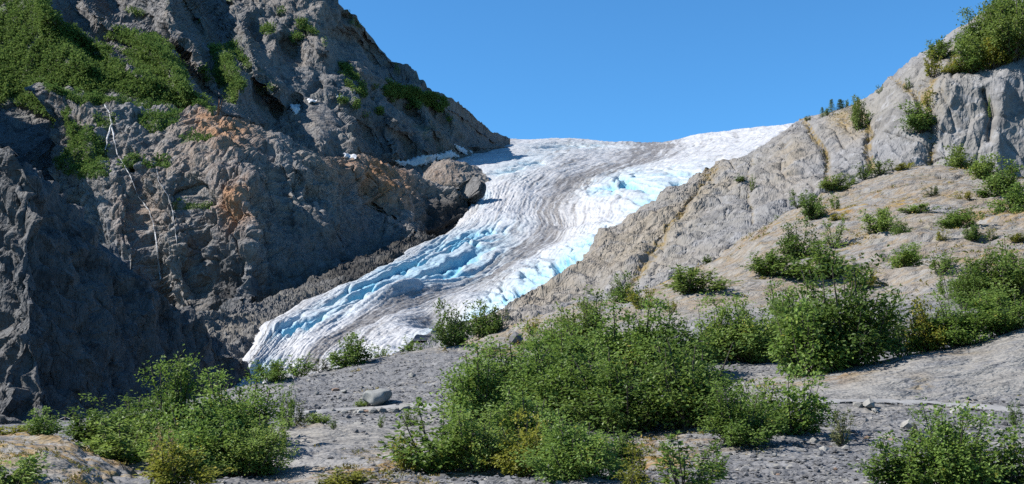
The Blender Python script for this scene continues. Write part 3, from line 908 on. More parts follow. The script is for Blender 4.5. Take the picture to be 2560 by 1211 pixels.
Gd.att['scrub'] = np.clip(.5 * smooth(.1, .4, fbm(V0, 12, 4, 120)) * dome, 0, 1)
slab = np.clip(1.3 * blob(x, y, 860, 1120, 240, 75, -12) + blob(x, y, 1640, 1130, 110, 50) + blob(x, y, 1900, 970, 130, 40) + smooth(66, 76, dist) + .6 * smooth(.15, .4, fbm(V0, 10, 3, 121)), 0, 1)
Gd.att['slab'] = slab
Gd.att['till'] = 1 - slab
Gd.att['dome'] = dome


def ground_mat(name):
    m = Mat(name)
    sl = m.attr('slab')
    v = m.coord((1, 2.2, 1.2), (0, 0, math.radians(-20)))
    n1 = m.noise(9, 6, .6)
    n2 = m.noise(1.1, 8, .7, v)
    n3 = m.noise(.25, 6, .7)
    rock = m.mix(m.ramp(n1, .35, .65), (0.265, 0.262, 0.26), (0.285, 0.27, 0.245))
    rock = m.mix(m.ramp(n2, .45, .72, 0, .8), rock, (0.10, 0.098, 0.098))
    rock = m.mix(m.ramp(n3, .55, .75, 0, .5), rock, (0.28, 0.27, 0.255))
    vc = m.voro(.16, 'F1', out='Color')
    sep = m.n('ShaderNodeSeparateColor')
    m.link(vc, sep.inputs[0])
    grav = m.mix(sep.outputs[0], (0.125, 0.125, 0.13), (0.235, 0.235, 0.24))
    grav = m.mix(m.ramp(sep.outputs[1], .86, .96), grav, (0.27, 0.26, 0.235))
    grav = m.mix(m.ramp(n1, .4, .6, 0, .5), grav, (0.17, 0.17, 0.175))
    seam = m.ridged(2.4, 4, m.coord((.5, 2.0, 1.2), (0, 0, math.radians(-20))))
    rock = m.mix(m.math('MULTIPLY', m.ramp(seam, 1.2, 1.8, 0, .5), m.attr('dome')), rock, (0.24, 0.155, 0.055))
    edge = m.ramp(n2, .35, .6, -.25, .25)
    f = m.ramp(m.math('ADD', sl, edge), .35, .65)
    rock = m.mix(m.math('MULTIPLY', m.attr('dome'), m.ramp(m.noise(6.0, 8, .72, v), .42, .62, 0, .6)), rock, (0.255, 0.205, 0.155))
    rock = m.mix(m.ramp(m.noise(.5, 4, .6, m.coord((.35, 2.6, 1.4), (0, 0, math.radians(-20)))), .52, .68, 0, .6), rock, (0.12, 0.118, 0.118))
    col = m.mix(f, grav, rock)
    col = m.mix(m.math('MULTIPLY', m.attr('moss'), m.ramp(m.noise(2.0, 8, .75, v), .46, .58)), col, m.mix(m.ramp(m.noise(3, 4), .4, .6), (0.30, 0.20, 0.05), (0.25, 0.15, 0.06)))
    col = m.mix(m.math('MULTIPLY', m.attr('scrub'), m.ramp(m.noise(1.0, 8, .7), .5, .62)), col, (0.10, 0.11, 0.035))
    rg_ = m.ridged(3.4, 5, v)
    b0 = m.bump(m.math('MULTIPLY', rg_, -.5), .85, .5)
    b1 = m.bump(m.noise(.6, 4, .6, v), .7, .14, b0)
    b2 = m.bump(m.voro(.14, 'F1'), .5, .05, b1)
    return m.out(col, .9, b2, .2)


m_ground = ground_mat('slate_ground')
Gd.build('slope', m_ground, 'grey slate slope rising from the foreground to a mossy rock dome', 'slope')

# ---- smooth pale hump above the trail on the right
hx = (1780, 1880, 2000, 2100, 2200, 2320, 2440, 2560, 2720, 2950, 3250, 3600)
tops = (975, 956, 938, 920, 902, 880, 862, 826, 805, 820, 880, 1040)
rr = [behind([P(px, 1060, 35) for px in hx], 0, -.8), [P(px, 1003, 39) for px in hx], [P(px, 1000 * .45 + t * .55, 41.5) for px, t in zip(hx, tops)], [P(px, t, 45) for px, t in zip(hx, tops)],
      [P(px, t + 8, 48) for px, t in zip(hx, tops)], [P(px, t + 60, 53) for px, t in zip(hx, tops)]]
K = Patch(rr, 160, np.concatenate([np.linspace(0, 8, 230, endpoint=False), np.linspace(8, 11, 40)]))
V0 = K.V.copy()
nK = K.normals()
nK *= -1 if nK[:, 2].mean() < 0 else 1
Vt = V0 @ np.array([[.94, -.34, 0], [.34, .94, 0], [0, 0, 1]]).T
K.push(.12 * crag(Vt, 4, 6, 131, (2.4, 1, 1)) + .18 * fbm(V0, 5, 3, 133), nK)
veg0(K)
x, y = K.pix()
K.att['slab'] = np.clip(.55 + .4 * smooth(2350, 2050, x) + .3 * fbm(V0, 3, 3, 134), 0, 1)
K.att['moss'] = .75 * np.clip(blob(x, y, 2080, 930, 130, 30, -10) + blob(x, y, 2350, 875, 90, 14) + .8 * blob(x, y, 2300, 960, 30, 20) + .5 * blob(x, y, 1950, 945, 100, 20), 0, 1)
K.build('rock_hump', m_ground, 'smooth pale rock hump above the trail on the right', 'rock', kind='structure')

# ---- mossy knoll at the lower left
kx = (-200, -60, 60, 150, 230, 310, 390, 460, 540)
kt = (1075, 1082, 1090, 1102, 1130, 1165, 1200, 1240, 1290)
rr = [[P(px - 20, 1420, 13) for px in kx], [P(px, 1260 + .2 * (t - 1090), 18.5) for px, t in zip(kx, kt)], [P(px, 1000 + (t - 1000) * 1.45, 22.5) for px, t in zip(kx, kt)], [P(px, t, 27) for px, t in zip(kx, kt)], [P(px, t + 10, 30) for px, t in zip(kx, kt)], [P(px, t + 110, 36) for px, t in zip(kx, kt)]]
H = Patch(rr, 200, 200)
V0 = H.V.copy()
nH = H.normals()
nH *= -1 if nH[:, 2].mean() < 0 else 1
Vt = V0 @ np.array([[.94, -.34, 0], [.34, .94, 0], [0, 0, 1]]).T
H.push(.16 * crag(Vt, 2.4, 6, 141, (2.2, 1, .8)) + .07 * facet(Vt, .8, 142, (2, 1, .7), .35), nH)
veg0(H)
H.att['slab'] = np.ones(len(V0))
H.att['moss'] = np.clip(.8 + 1.2 * fbm(V0, 1.6, 4, 144), 0, 1)
H.build('rock_knoll', m_ground, 'mossy ochre rock knoll in the lower left corner', 'rock', kind='structure')

# ---- valley floor reaching the horizon
g = Patch([[(-9000, -200, -16), (-600, -200, -16), (0, -200, -16), (600, -200, -16), (9000, -200, -16)], [(-9000, 200, -16), (-600, 200, -16), (0, 200, -16), (600, 200, -16), (9000, 200, -16)],
           [(-9000, 600, -14), (-600, 600, -14), (0, 600, -14), (600, 600, -14), (9000, 600, -14)], [(-9000, 12000, -14), (-600, 12000, -14), (0, 12000, -14), (600, 12000, -14), (9000, 12000, -14)]], 60, 60)
veg0(g)
g.build('ground', m_till, 'grey gravel valley floor beneath the slopes', 'ground')

# ------------------------------------------------------------------ helpers for things that stand on the land
def land_at(px, py, patches, k=6):
    best = None
    for p in patches:
        x, y = p.px_c
        if np.min(np.abs(x - px) + np.abs(y - py)) > 26:
            continue
        c, n = p.find(px, py, k)
        if best is None or c[1] < best[0][1]:
            best = (c, n)
    return best or patches[0].find(px, py, k)


def drape_strip(name, pts, half, patches, mat, lift, n=60, cross=5, k=8):
    """a ribbon lying on the land along a run of photo-sheet points; half = half width on the sheet (number or list)"""
    p = np.array(pts, float)
    cum = np.concatenate([[0], np.cumsum(np.hypot(*np.diff(p, axis=0).T))])
    t = np.linspace(0, cum[-1], n)
    X, Y = np.interp(t, cum, p[:, 0]), np.interp(t, cum, p[:, 1])
    hw = np.interp(t, cum, np.full(len(p), half) if np.isscalar(half) else half)
    hw = hw * (1 + .35 * perlin(np.stack([X / 23, Y / 23, X * 0], 1), 3))
    dx, dy = np.gradient(X), np.gradient(Y)
    L = np.hypot(dx, dy)
    nx, ny = -dy / L, dx / L
    V = []
    for i in range(n):
        for j in range(cross):
            s = (j / (cross - 1) * 2 - 1) * hw[i]
            r = land_at(X[i] + nx[i] * s, Y[i] + ny[i] * s, patches, k)
            c, nn = r if r else (V[-1], np.array((0, 0, 1.)))
            edge = 1 - abs(j / (cross - 1) * 2 - 1) ** 3
            V.append(c + nn * (lift * edge + .3 * lift * (edge > 0) - .4 * lift * (edge <= 0)))
    i = np.arange(n * cross).reshape(n, cross)
    q = np.stack([i[:-1, :-1], i[:-1, 1:], i[1:, 1:], i[1:, :-1]], -1).reshape(-1, 4)
    me = raw_mesh(name, np.array(V), q)
    me.attributes.new('across', 'FLOAT', 'POINT').data.foreach_set('value', np.tile(1 - np.abs(np.linspace(-1, 1, cross)), n).astype(np.float32))
    me.materials.append(mat)
    o = bpy.data.objects.new(name, me)
    COL.objects.link(o)
    return o


def fall_strip(name, pts, half, patch, mat, lift, n=60):
    """falling water: a thin ribbon running just clear of the rock, its width across the line of sight"""
    p = np.array(pts, float)
    cum = np.concatenate([[0], np.cumsum(np.hypot(*np.diff(p, axis=0).T))])
    t = np.linspace(0, cum[-1], n)
    X, Y = np.interp(t, cum, p[:, 0]), np.interp(t, cum, p[:, 1])
    X = X + 2.0 * perlin(np.stack([t / 14, t * 0, t * 0], 1), 5)
    hw = np.interp(t, cum, half) * (1 + .4 * perlin(np.stack([t / 9, t * 0 + 3, t * 0], 1), 6))
    x, y = patch.px_c
    dep = []
    for i in range(n):
        near = np.where((((x - X[i]) ** 2 + (y - Y[i]) ** 2) < 64) & (patch.nrm[:, 1] < .3))[0]
        dep.append(np.percentile(patch.V[near, 1], 12) if len(near) else (dep[-1] if dep else patch.find(X[i], Y[i])[0][1]))
    dep = np.array(dep)
    dep = np.convolve(np.pad(dep, 3, 'edge'), np.ones(7) / 7, 'valid') - lift
    V = []
    for i in range(n):
        for s, f in ((-1, 1.2), (-.4, 0), (.4, 0), (1, 1.2)):
            V.append(P(X[i] + s * hw[i], Y[i], dep[i] + f))
    i = np.arange(n * 4).reshape(n, 4)
    q = np.stack([i[:-1, :-1], i[:-1, 1:], i[1:, 1:], i[1:, :-1]], -1).reshape(-1, 4)
    me = raw_mesh(name, np.array(V), q)
    me.materials.append(mat)
    o = bpy.data.objects.new(name, me)
    COL.objects.link(o)
    return o


def drape_poly(name, poly, patches, mat, lift, step=3.0, k=10):
    p = np.array(poly, float)
    x0, y0 = p.min(0) - step
    x1, y1 = p.max(0) + step
    gx, gy = np.meshgrid(np.arange(x0, x1 + step, step), np.arange(y0, y1 + step, step))
    ins = inpoly(gx.ravel() + step / 2, gy.ravel() + step / 2, poly).reshape(gx.shape)
    idx, V, Q = {}, [], []

    def vert(i, j):
        if (i, j) not in idx:
            ds = []
            for q in patches:
                X_, Y_ = q.px_c
                near = ((X_ - gx[i, j]) ** 2 + (Y_ - gy[i, j]) ** 2 < 14 ** 2) & (q.nrm[:, 1] < .4)
                if near.any():
                    ds.append(np.percentile(q.V[near, 1], 25))
            dd = min(ds) if ds else land_at(gx[i, j], gy[i, j], patches)[0][1]
            nb = [ins[a_, b_] for a_ in (i - 1, i) for b_ in (j - 1, j) if a_ >= 0 and b_ >= 0]
            idx[(i, j)] = len(V)
            V.append(P(gx[i, j] + 1.2 * math.sin(i * 2.1 + j), gy[i, j] + 1.2 * math.sin(j * 1.7 + i * .6), dd - (lift if all(nb) else -.4 * lift)))
        return idx[(i, j)]
    for i in range(gx.shape[0] - 1):
        for j in range(gx.shape[1] - 1):
            if ins[i, j]:
                Q.append((vert(i, j), vert(i, j + 1), vert(i + 1, j + 1), vert(i + 1, j)))
    me = raw_mesh(name, np.array(V), np.array(Q))
    me.materials.append(mat)
    o = bpy.data.objects.new(name, me)
    COL.objects.link(o)
    return o


# ------------------------------------------------------------------ snow, water, trail
m = Mat('old_snow')
m_snow = m.out(m.mix(m.ramp(m.noise(12, 6, .6), .35, .7), (0.62, 0.64, 0.68), (0.50, 0.50, 0.51)), .6, m.bump(m.noise(5, 6), .3, .4), .3)
m = Mat('white_water')
m_water = m.out(m.mix(m.ramp(m.noise(2.5, 6, .6, m.coord((1, 1, .25))), .42, .62), (0.20, 0.21, 0.225), (0.55, 0.57, 0.60)), .4, m.bump(m.noise(1.5, 6), .6, .5), .4)
m.set(m.b.inputs['Alpha'], m.ramp(m.noise(3.5, 5, .7, m.coord((1, 1, .3))), .36, .56, .12, .95))
m = Mat('trail_dust')
m_trail = m.out(m.mix(m.ramp(m.noise(.8, 8, .7), .35, .65), (0.245, 0.243, 0.242), (0.335, 0.332, 0.328)), .95, m.bump(m.noise(.15, 6), .4, .03), .15)

m.set(m.b.inputs['Alpha'], m.ramp(m.math('ADD', m.attr('across'), m.ramp(m.noise(.7, 7, .75), .3, .7, -.45, .45)), .15, .5))

for lab, poly, pt in [
        ('small bright snow patch in the dark gully beneath the mountain cliff', [(726, 262), (750, 261), (748, 284), (737, 291), (727, 276)], (A,)),
        ('thin snow sliver above the grey scree cone', [(768, 247), (792, 250), (788, 257), (770, 256)], (A,)),
        ('tiny snow fleck on the rib right of the scree cone', [(838, 236), (858, 240), (856, 249), (842, 245)], (A,)),
        ('flat snow patch just above the orange rock', [(858, 383), (892, 387), (890, 397), (862, 394)], (A, B)),
        ('long white snowfield lying along the foot of the mountain beside the ice', [(980, 398), (1010, 404), (1045, 390), (1090, 386), (1128, 376), (1150, 392), (1095, 402), (1062, 412), (1030, 420), (992, 413)], (A, GL)),
        ('narrow snow strip rising along the mountain foot above the long snowfield', [(1136, 360), (1160, 371), (1186, 381), (1168, 388), (1146, 378)], (A, GL))]:
    tag(drape_poly('snow_patch', poly, pt, m_snow, 3.0, 3.0, 24), lab, 'snow', 'snow patches below the mountain')

for lab, pts, hw in [
        ('white waterfall dropping down the dark cleft of the brown cliff', [(345, 490), (372, 525), (384, 560), (392, 610), (398, 660), (402, 700), (408, 738)], [1.4, 1.7, 2, 2.4, 3, 3, 2.4]),
        ('splashing stream fanning over the top of the rock bench', [(262, 262), (275, 285), (279, 312), (285, 345), (293, 385), (312, 415), (328, 445), (345, 490)], [2.2, 1.6, 3.4, 2, 1.6, 1.5, 1.5, 1.4]),
        ('short left branch of the stream on the bench', [(279, 312), (270, 340), (264, 375)], [3.5, 3, 2]),
        ('thin thread of water right of the main waterfall', [(392, 420), (396, 452), (420, 490), (432, 530), (438, 575), (443, 615)], [1, 1, 1.2, 1.2, 1, .9]),
        ('tiny rill between grass slope and bench rock', [(205, 225), (218, 236), (230, 246)], [2.5, 2.5, 2])]:
    o = fall_strip('waterfall', pts, hw, A if pts[0][0] == 205 else B, m_water, 1.0)
    tag(o, lab, 'waterfall', 'streams falling over the rock bench', 'thing')

trail_pts = [(640, 1042), (760, 1033), (860, 1026), (960, 1021), (1060, 1017), (1200, 1015), (1400, 1014), (1600, 1012), (1800, 1008), (1950, 1006), (2080, 1006), (2200, 1006), (2320, 1010), (2450, 1020), (2560, 1031), (2700, 1042)]
o = drape_strip('path', trail_pts, [3, 4, 5, 7, 8, 8, 8, 8, 8, 7, 6, 7, 8, 10, 11, 11], (Gd, K), m_trail, .05, 220, 7, 12)
tag(o, 'pale dusty footpath crossing the grey slope', 'path', kind='structure')


# ------------------------------------------------------------------ stones
def stone_mesh(name, seed, sub=2, flat=.6, cuts=7, cmin=.45):
    """a weathered block: a ball cut by random planes, then roughened"""
    r = np.random.default_rng(seed)
    bm = bmesh.new()
    bmesh.ops.create_icosphere(bm, subdivisions=sub, radius=1)
    V = np.array([v.co[:] for v in bm.verts])
    for k in range(cuts):
        n = r.normal(size=3)
        n /= np.linalg.norm(n)
        c = r.uniform(cmin, max(.8, cmin + .15))
        s = V @ n
        V = V - np.outer(np.maximum(0, s - c), n)
    V *= np.array((1, r.uniform(.65, .95), flat))
    V += (.012 if sub > 3 else .04) * _G[(np.arange(len(V)) * 37 + seed) & 1023] * (1 if sub > 1 else .5)
    V[:, 2] -= V[:, 2].min()
    V /= (V[:, 0].max() - V[:, 0].min())
    for v, c in zip(bm.verts, V):
        v.co = c
    me = bpy.data.meshes.new(name)
    bm.to_mesh(me)
    bm.free()
    return me


def stone_mat(name, a, b, L=.3):
    m = Mat(name)
    oi = m.n('ShaderNodeObjectInfo')
    c = m.mix(m.ramp(m.noise(L, 7, .65), .35, .68), a, b)
    c = m.mix(m.ramp(oi.outputs['Random'], 0, 1, 0, .5), c, tuple(x * .55 for x in a))
    return m.out(c, .9, m.bump(m.noise(L * .5, 8, .7), .6, L * .12), .2)


import bmesh
m_slate = stone_mat('slate_stone', (0.13, 0.13, 0.135), (0.20, 0.20, 0.205))
m_pale = stone_mat('pale_stone', (0.27, 0.265, 0.25), (0.36, 0.35, 0.32))
m_ochre = stone_mat('rusty_stone', (0.24, 0.165, 0.12), (0.30, 0.22, 0.17))
m_boul = stone_mat('boulder_stone', (0.25, 0.255, 0.245), (0.36, 0.365, 0.35), .5)
SM = [stone_mesh('stone', 300 + i, 1, f, 6) for i, f in enumerate((.35, .5, .65, .45, .3, .55))]
LAND = (Gd, K, H)
rnd = random.Random(4)


def put_stone(px, py, wpx, mat, label, mesh=None, group=None, name='stone', hs=1.0, rz=None, sink=.12):
    c, n = land_at(px, py, LAND)
    o = bpy.data.objects.new(name, mesh or rnd.choice(SM))
    COL.objects.link(o)
    s = wpx / F_PX * c[1]
    o.scale = (s, s, s * hs)
    up = Vector(n)
    o.rotation_mode = 'QUATERNION'
    o.rotation_quaternion = Vector((0, 0, 1)).rotation_difference(up.lerp(Vector((0, 0, 1)), .4)) @ Matrix.Rotation(rnd.uniform(0, 6.3) if rz is None else rz, 3, 'Z').to_quaternion()
    o.location = Vector(c) - up * s * hs * sink
    if not o.data.materials:
        o.data.materials.append(mat)
    o.material_slots[0].link = 'OBJECT'
    o.material_slots[0].material = mat
    tag(o, label, 'boulder' if name == 'boulder' else 'stone', group)
    return o


bl = stone_mesh('boulder', 77, 4, .58, 9, .72)
for v in bl.vertices:
    q = Vector(v.co)
    q.x += .035 * math.sin(q.y * 9 + q.z * 7)
    q.z += .02 * math.sin(q.x * 11)
    if q.z < .18:
        f = .72 + .28 * q.z / .18
        q.x *= f
        q.y *= f
    v.co = q
bl.polygons.foreach_set('use_smooth', np.ones(len(bl.polygons), bool))
put_stone(945, 1014, 76, m_boul, 'large rounded grey boulder resting alone beside the pale trail', bl, None, 'boulder', 1.0, .3, .03)
for px, py, wd, mt, lab in [
        (2058, 1066, 30, m_slate, 'dark flat slate slab right of the leafy shrub on the gravel'),
        (2218, 1046, 20, m_slate, 'thin dark slate plate lying just below the trail'),
        (2145, 1017, 26, m_pale, 'first pale block embedded under the trail edge'),
        (2172, 1020, 30, m_pale, 'wide pale block embedded under the middle of the trail edge'),
        (2188, 1030, 16, m_pale, 'small pale chip below the embedded trail blocks'),
        (2268, 1030, 26, m_pale, 'broken pale stone beneath the trail left of the big pale rock'),
        (2395, 1038, 48, m_pale, 'big pale rock below the trail at the right'),
        (2275, 1072, 42, m_pale, 'long flat cream slab on the dark gravel'),
        (2224, 1086, 18, m_pale, 'upright cream stone with dark shadow left of the flat slab'),
        (2032, 1108, 22, m_pale, 'low cream stone on gravel beneath the dark slate slab'),
        (2115, 1126, 20, m_pale, 'cream stone at the foot of the small lone gravel shrub'),
        (1898, 1150, 22, m_pale, 'square light grey stone standing on the lower gravel'),
        (1893, 1178, 14, m_pale, 'round pale cobble below the square stone'),
        (1882, 1186, 16, m_ochre, 'reddish stone beside the round pale cobble'),
        (1965, 1192, 20, m_slate, 'flat grey stone with ochre stain on lower gravel'),
        (1945, 1190, 13, m_ochre, 'ochre stained stone on lower gravel'),
        (2050, 1185, 17, m_slate, 'dark grey stone low on the gravel between two shrubs'),
        (2455, 828, 20, m_pale, 'pale stone half hidden among yellow shrubs on the dome'),
        (1290, 862, 46, m_slate, 'angular grey block on the dome left of the tall central shrub'),
        (700, 1170, 12, m_slate, 'lone round grey cobble in front of the left thicket'),
        (790, 988, 12, m_pale, 'white chip high on the dark gravel left of the boulder'),
        (2530, 1100, 20, m_slate, 'dark slate stone near the right edge below the sapling'),
        (2450, 1092, 16, m_slate, 'grey stone on gravel above the corner shrubs')]:
    put_stone(px, py, wd, mt, lab, hs=rnd.uniform(.8, 1.2))
for i, (px, py, wd) in enumerate([(780, 1034, 22), (800, 1036, 30), (832, 1030, 20), (862, 1033, 34), (890, 1032, 26), (905, 1036, 18), (918, 1033, 34), (935, 1036, 22), (955, 1030, 30), (985, 1030, 24), (1010, 1026, 34), (1035, 1024, 20)]):
    put_stone(px, py, wd, m_ochre if i == 6 else m_pale, 'pale angular edging rock in the row below the boulder' if i != 6 else 'rust tinted edging rock in the row below the boulder', None, None if i == 6 else 'edging rocks along the trail')
for i in range(150):
    for _ in range(40):
        px, py = rnd.uniform(1860, 2540), rnd.uniform(1040, 1205)
        if i > 110:
            px, py = rnd.uniform(660, 1040), rnd.uniform(935, 1180)
        break
    right = i <= 110
    mt = m_slate if rnd.random() < .72 else (m_pale if rnd.random() < .85 else m_ochre)
    kind = 'dark slate' if mt is m_slate else ('pale' if mt is m_pale else 'rusty')
    put_stone(px, py, rnd.choice((11, 12, 14, 16, 18, 23)), mt, f'small {kind} stone strewn on the gravel ' + ('below the trail at right' if right else 'around the boulder'), None, f'{kind} stones strewn ' + ('below the trail' if right else 'around the boulder'), hs=rnd.uniform(.7, 1.2))


def scatter_gravel():
    r = np.random.default_rng(9)
    x, y = Gd.px_c
    ok = np.where((y > 880) & (y < 1230) & (x > 560) & (x < 2580) & (Gd.V[:, 1] < 75) & (Gd.att['till'] > .25))[0]
    n = 26000
    pick = r.choice(ok, n)
    c = Gd.V[pick] + r.normal(size=(n, 3)) * (.16, .16, .02)
    base = np.array([(1, 0, 0), (.3, .9, 0), (-.8, .5, 0), (-.7, -.6, 0), (.4, -.8, 0), (.25, .2, .7), (-.25, -.2, .62), (0, 0, -.6)])
    tri = np.array([(0, 1, 5), (1, 2, 5), (2, 6, 5), (2, 3, 6), (3, 4, 6), (4, 5, 6), (4, 0, 5), (1, 0, 7), (2, 1, 7), (3, 2, 7), (4, 3, 7), (0, 4, 7)])
    s = (.03 + .075 * r.random(n) ** 2.2) * np.where(r.random(n) < .06, 1.7, 1)
    a = r.random(n) * 6.3
    B_ = base[None] * (1 + .35 * r.normal(size=(n, 8, 3)) * .6)
    B_ = B_ * s[:, None, None] * np.array((1, .8, .55))
    ca, sa = np.cos(a)[:, None], np.sin(a)[:, None]
    Vx = B_[:, :, 0] * ca - B_[:, :, 1] * sa
    Vy = B_[:, :, 0] * sa + B_[:, :, 1] * ca
    V = np.stack([Vx, Vy, B_[:, :, 2]], -1) + c[:, None]
    Fc = tri[None] + (np.arange(n) * 8)[:, None, None]
    me = raw_mesh('gravel', V.reshape(-1, 3), Fc.reshape(-1, 3), False)
    me.attributes.new('lv', 'FLOAT', 'POINT').data.foreach_set('value', np.repeat(r.random(n), 8).astype(np.float32))
    m = Mat('gravel_stone')
    col = m.mix(m.attr('lv'), (0.08, 0.08, 0.083), (0.20, 0.20, 0.203))
    col = m.mix(m.ramp(m.attr('lv'), .93, .95), col, (0.30, 0.285, 0.26))
    me.materials.append(m.out(col, .9))
    o = bpy.data.objects.new('gravel', me)
    COL.objects.link(o)
    tag(o, 'fine dark slate gravel covering the foreground slope', 'gravel', kind='stuff')


scatter_gravel()


# ------------------------------------------------------------------ plants
def leaf_mat(name, deep, light, odd=None, trans=.48, rough=.5, spec=.25):
    m = Mat(name)
    lv = m.attr('lv')
    col = m.mix(lv, deep, light)
    if odd:
        col = m.mix(m.ramp(lv, .90, .93), col, odd)
    oi = m.n('ShaderNodeObjectInfo')
    col = m.mix(m.ramp(oi.outputs['Random'], 0, .45, .4, 0), col, tuple(.6 * x for x in deep))
    col = m.mix(m.ramp(oi.outputs['Random'], .55, 1, 0, .35), col, (light[0] * 1.15, light[1] * .95, light[2]))
    m.set(m.b.inputs['Base Color'], col)
    m.b.inputs['Roughness'].default_value = rough
    m.b.inputs['Specular IOR Level'].default_value = spec
    tr = m.n('ShaderNodeBsdfTranslucent')
    m.link(col, tr.inputs['Color'])
    mx = m.n('ShaderNodeMixShader')
    mx.inputs[0].default_value = trans
    m.link(m.b.outputs[0], mx.inputs[1])
    m.link(tr.outputs[0], mx.inputs[2])
    m.link(mx.outputs[0], m.t.nodes['Material Output'].inputs['Surface'])
    return m.m


LEAF = {'g': leaf_mat('leaf_green', (0.112, 0.198, 0.030), (0.295, 0.43, 0.095), (0.42, 0.40, 0.07)),
        'd': leaf_mat('leaf_dark_green', (0.075, 0.145, 0.024), (0.24, 0.34, 0.075)),
        'y': leaf_mat('leaf_yellow_green', (0.15, 0.18, 0.02), (0.44, 0.43, 0.07), (0.55, 0.44, 0.08)),
        't': leaf_mat('leaf_dry_tan', (0.22, 0.16, 0.06), (0.42, 0.34, 0.17)),
        's': leaf_mat('leaf_grey_green', (0.09, 0.12, 0.045), (0.24, 0.28, 0.12))}
m = Mat('bark')
m_bark = m.out(m.mix(m.noise(.2, 5), (0.05, 0.04, 0.03), (0.13, 0.11, 0.09)), .9)


def leaves_mesh(name, c, axis, nrm, ln, wd, lv):
    n = len(c)
    axis = axis / np.linalg.norm(axis, axis=1)[:, None]
    side = np.cross(axis, nrm)
    side /= np.maximum(np.linalg.norm(side, axis=1), 1e-6)[:, None]
    up = np.cross(side, axis)
    l, w_ = ln[:, None], wd[:, None]
    V = np.stack([c, c + axis * l * .5 + side * w_ * .5 + up * w_ * .12, c + axis * l - up * l * .1, c + axis * l * .5 - side * w_ * .5 + up * w_ * .12], 1)
    Fc = np.arange(4 * n).reshape(n, 4)
    me = raw_mesh(name, V.reshape(-1, 3), Fc, False)
    me.attributes.new('lv', 'FLOAT', 'POINT').data.foreach_set('value', np.repeat(lv, 4).astype(np.float32))
    return me


def tube_mesh(name, paths, sides=4):
    V, Fc = [], []
    for pts, r0, r1 in paths:
        b = len(V)
        k = len(pts)
        for i, p in enumerate(pts):
            r = r0 + (r1 - r0) * i / (k - 1)
            for s in range(sides):
                t = 2 * math.pi * s / sides
                V.append((p[0] + r * math.cos(t), p[1] + r * math.sin(t), p[2]))
        for i in range(k - 1):
            for s in range(sides):
                Fc.append((b + i * sides + s, b + i * sides + (s + 1) % sides, b + (i + 1) * sides + (s + 1) % sides, b + (i + 1) * sides + s))
    me = raw_mesh(name, np.array(V), np.array(Fc))
    me.materials.append(m_bark)
    return me


def shrub_meshes(seed, n_leaf, leaf, n_br=24, spire=.0, open_=0.0, upright=.3):
    """unit shrub: 1 wide, 1 high"""
    r = np.random.default_rng(seed)
    paths, cs, ax, lean = [], [], [], []
    tips = []
    lobes = r.normal(size=(5, 2)) * .16
    for b in range(n_br):
        az = r.random() * 6.283
        rad = .46 * math.sqrt(r.random())
        top = math.sqrt(max(.02, 1 - (rad / .5) ** 2)) * r.uniform(.62, .98)
        if b < spire * n_br:
            rad *= .35 if spire > .3 else .8
            top = r.uniform(.95, 1.22)
        elif spire > .3:
            top *= .74
        tip = np.array((rad * math.cos(az) + lobes[b % 5][0] * .5, rad * math.sin(az) + lobes[b % 5][1] * .5, top * .95))
        base = np.array((r.normal() * .05, r.normal() * .05, -.06))
        mid = base * .5 + tip * .5 + np.array((tip[0] * .15, tip[1] * .15, -.05 + upright * .1))
        paths.append(([base, mid, tip], .013, .004))
        tips.append((base, mid, tip))
        for s in range(5):
            t = r.uniform(.35, 1)
            p = (1 - t) ** 2 * base + 2 * t * (1 - t) * mid + t * t * tip
            q = p + r.normal(size=3) * (.085, .085, .05) + np.array((p[0] * .12, p[1] * .12, .03))
            paths.append(([p, q], .004, .002))
            tips.append((p, (p + q) / 2, q))
    tips = np.array(tips)
    w_ = np.concatenate([[2.2, 1, 1, 1, 1, 1] for _ in range(n_br)])
    pick = r.choice(len(tips), n_leaf, p=w_ / w_.sum())
    t = r.uniform(.3, 1.05, n_leaf)[:, None]
    a, m_, c = tips[pick, 0], tips[pick, 1], tips[pick, 2]
    p = (1 - t) ** 2 * a + 2 * t * (1 - t) * m_ + t * t * c
    p = p + r.normal(size=(n_leaf, 3)) * (.042 - .02 * open_)
    p[:, 2] = np.maximum(p[:, 2], .015 + .05 * r.random(n_leaf))
    out = p - np.array((0, 0, .3))
    out /= np.linalg.norm(out, axis=1)[:, None]
    axis = out * .8 + r.normal(size=(n_leaf, 3)) * .7 + np.array((0, 0, -.15))
    nrm = np.array((0, 0, .9)) + out * .5 + r.normal(size=(n_leaf, 3)) * .45
    ln = leaf * r.uniform(.7, 1.3, n_leaf)
    lv = np.clip(r.random(n_leaf) * .5 + .5 * np.repeat(r.random(n_br), 6)[pick], 0, 1)
    return leaves_mesh('foliage', p, axis, nrm, ln, ln * .58, lv), tube_mesh('stems', paths)


SHRUB = {'big': [shrub_meshes(500 + i, 9000, .042, 40, (.10, .22, .16)[i % 3]) for i in range(5)],
         'mid': [shrub_meshes(540 + i, 2800, .070, 28, .18) for i in range(5)],
         'thin': [shrub_meshes(570 + i, 900, .074, 14, .3, 1.0) for i in range(4)],
         'spire': [shrub_meshes(590, 8000, .040, 36, .35)],
         'low': [shrub_meshes(600 + i, 1300, .085, 16, .0) for i in range(3)]}


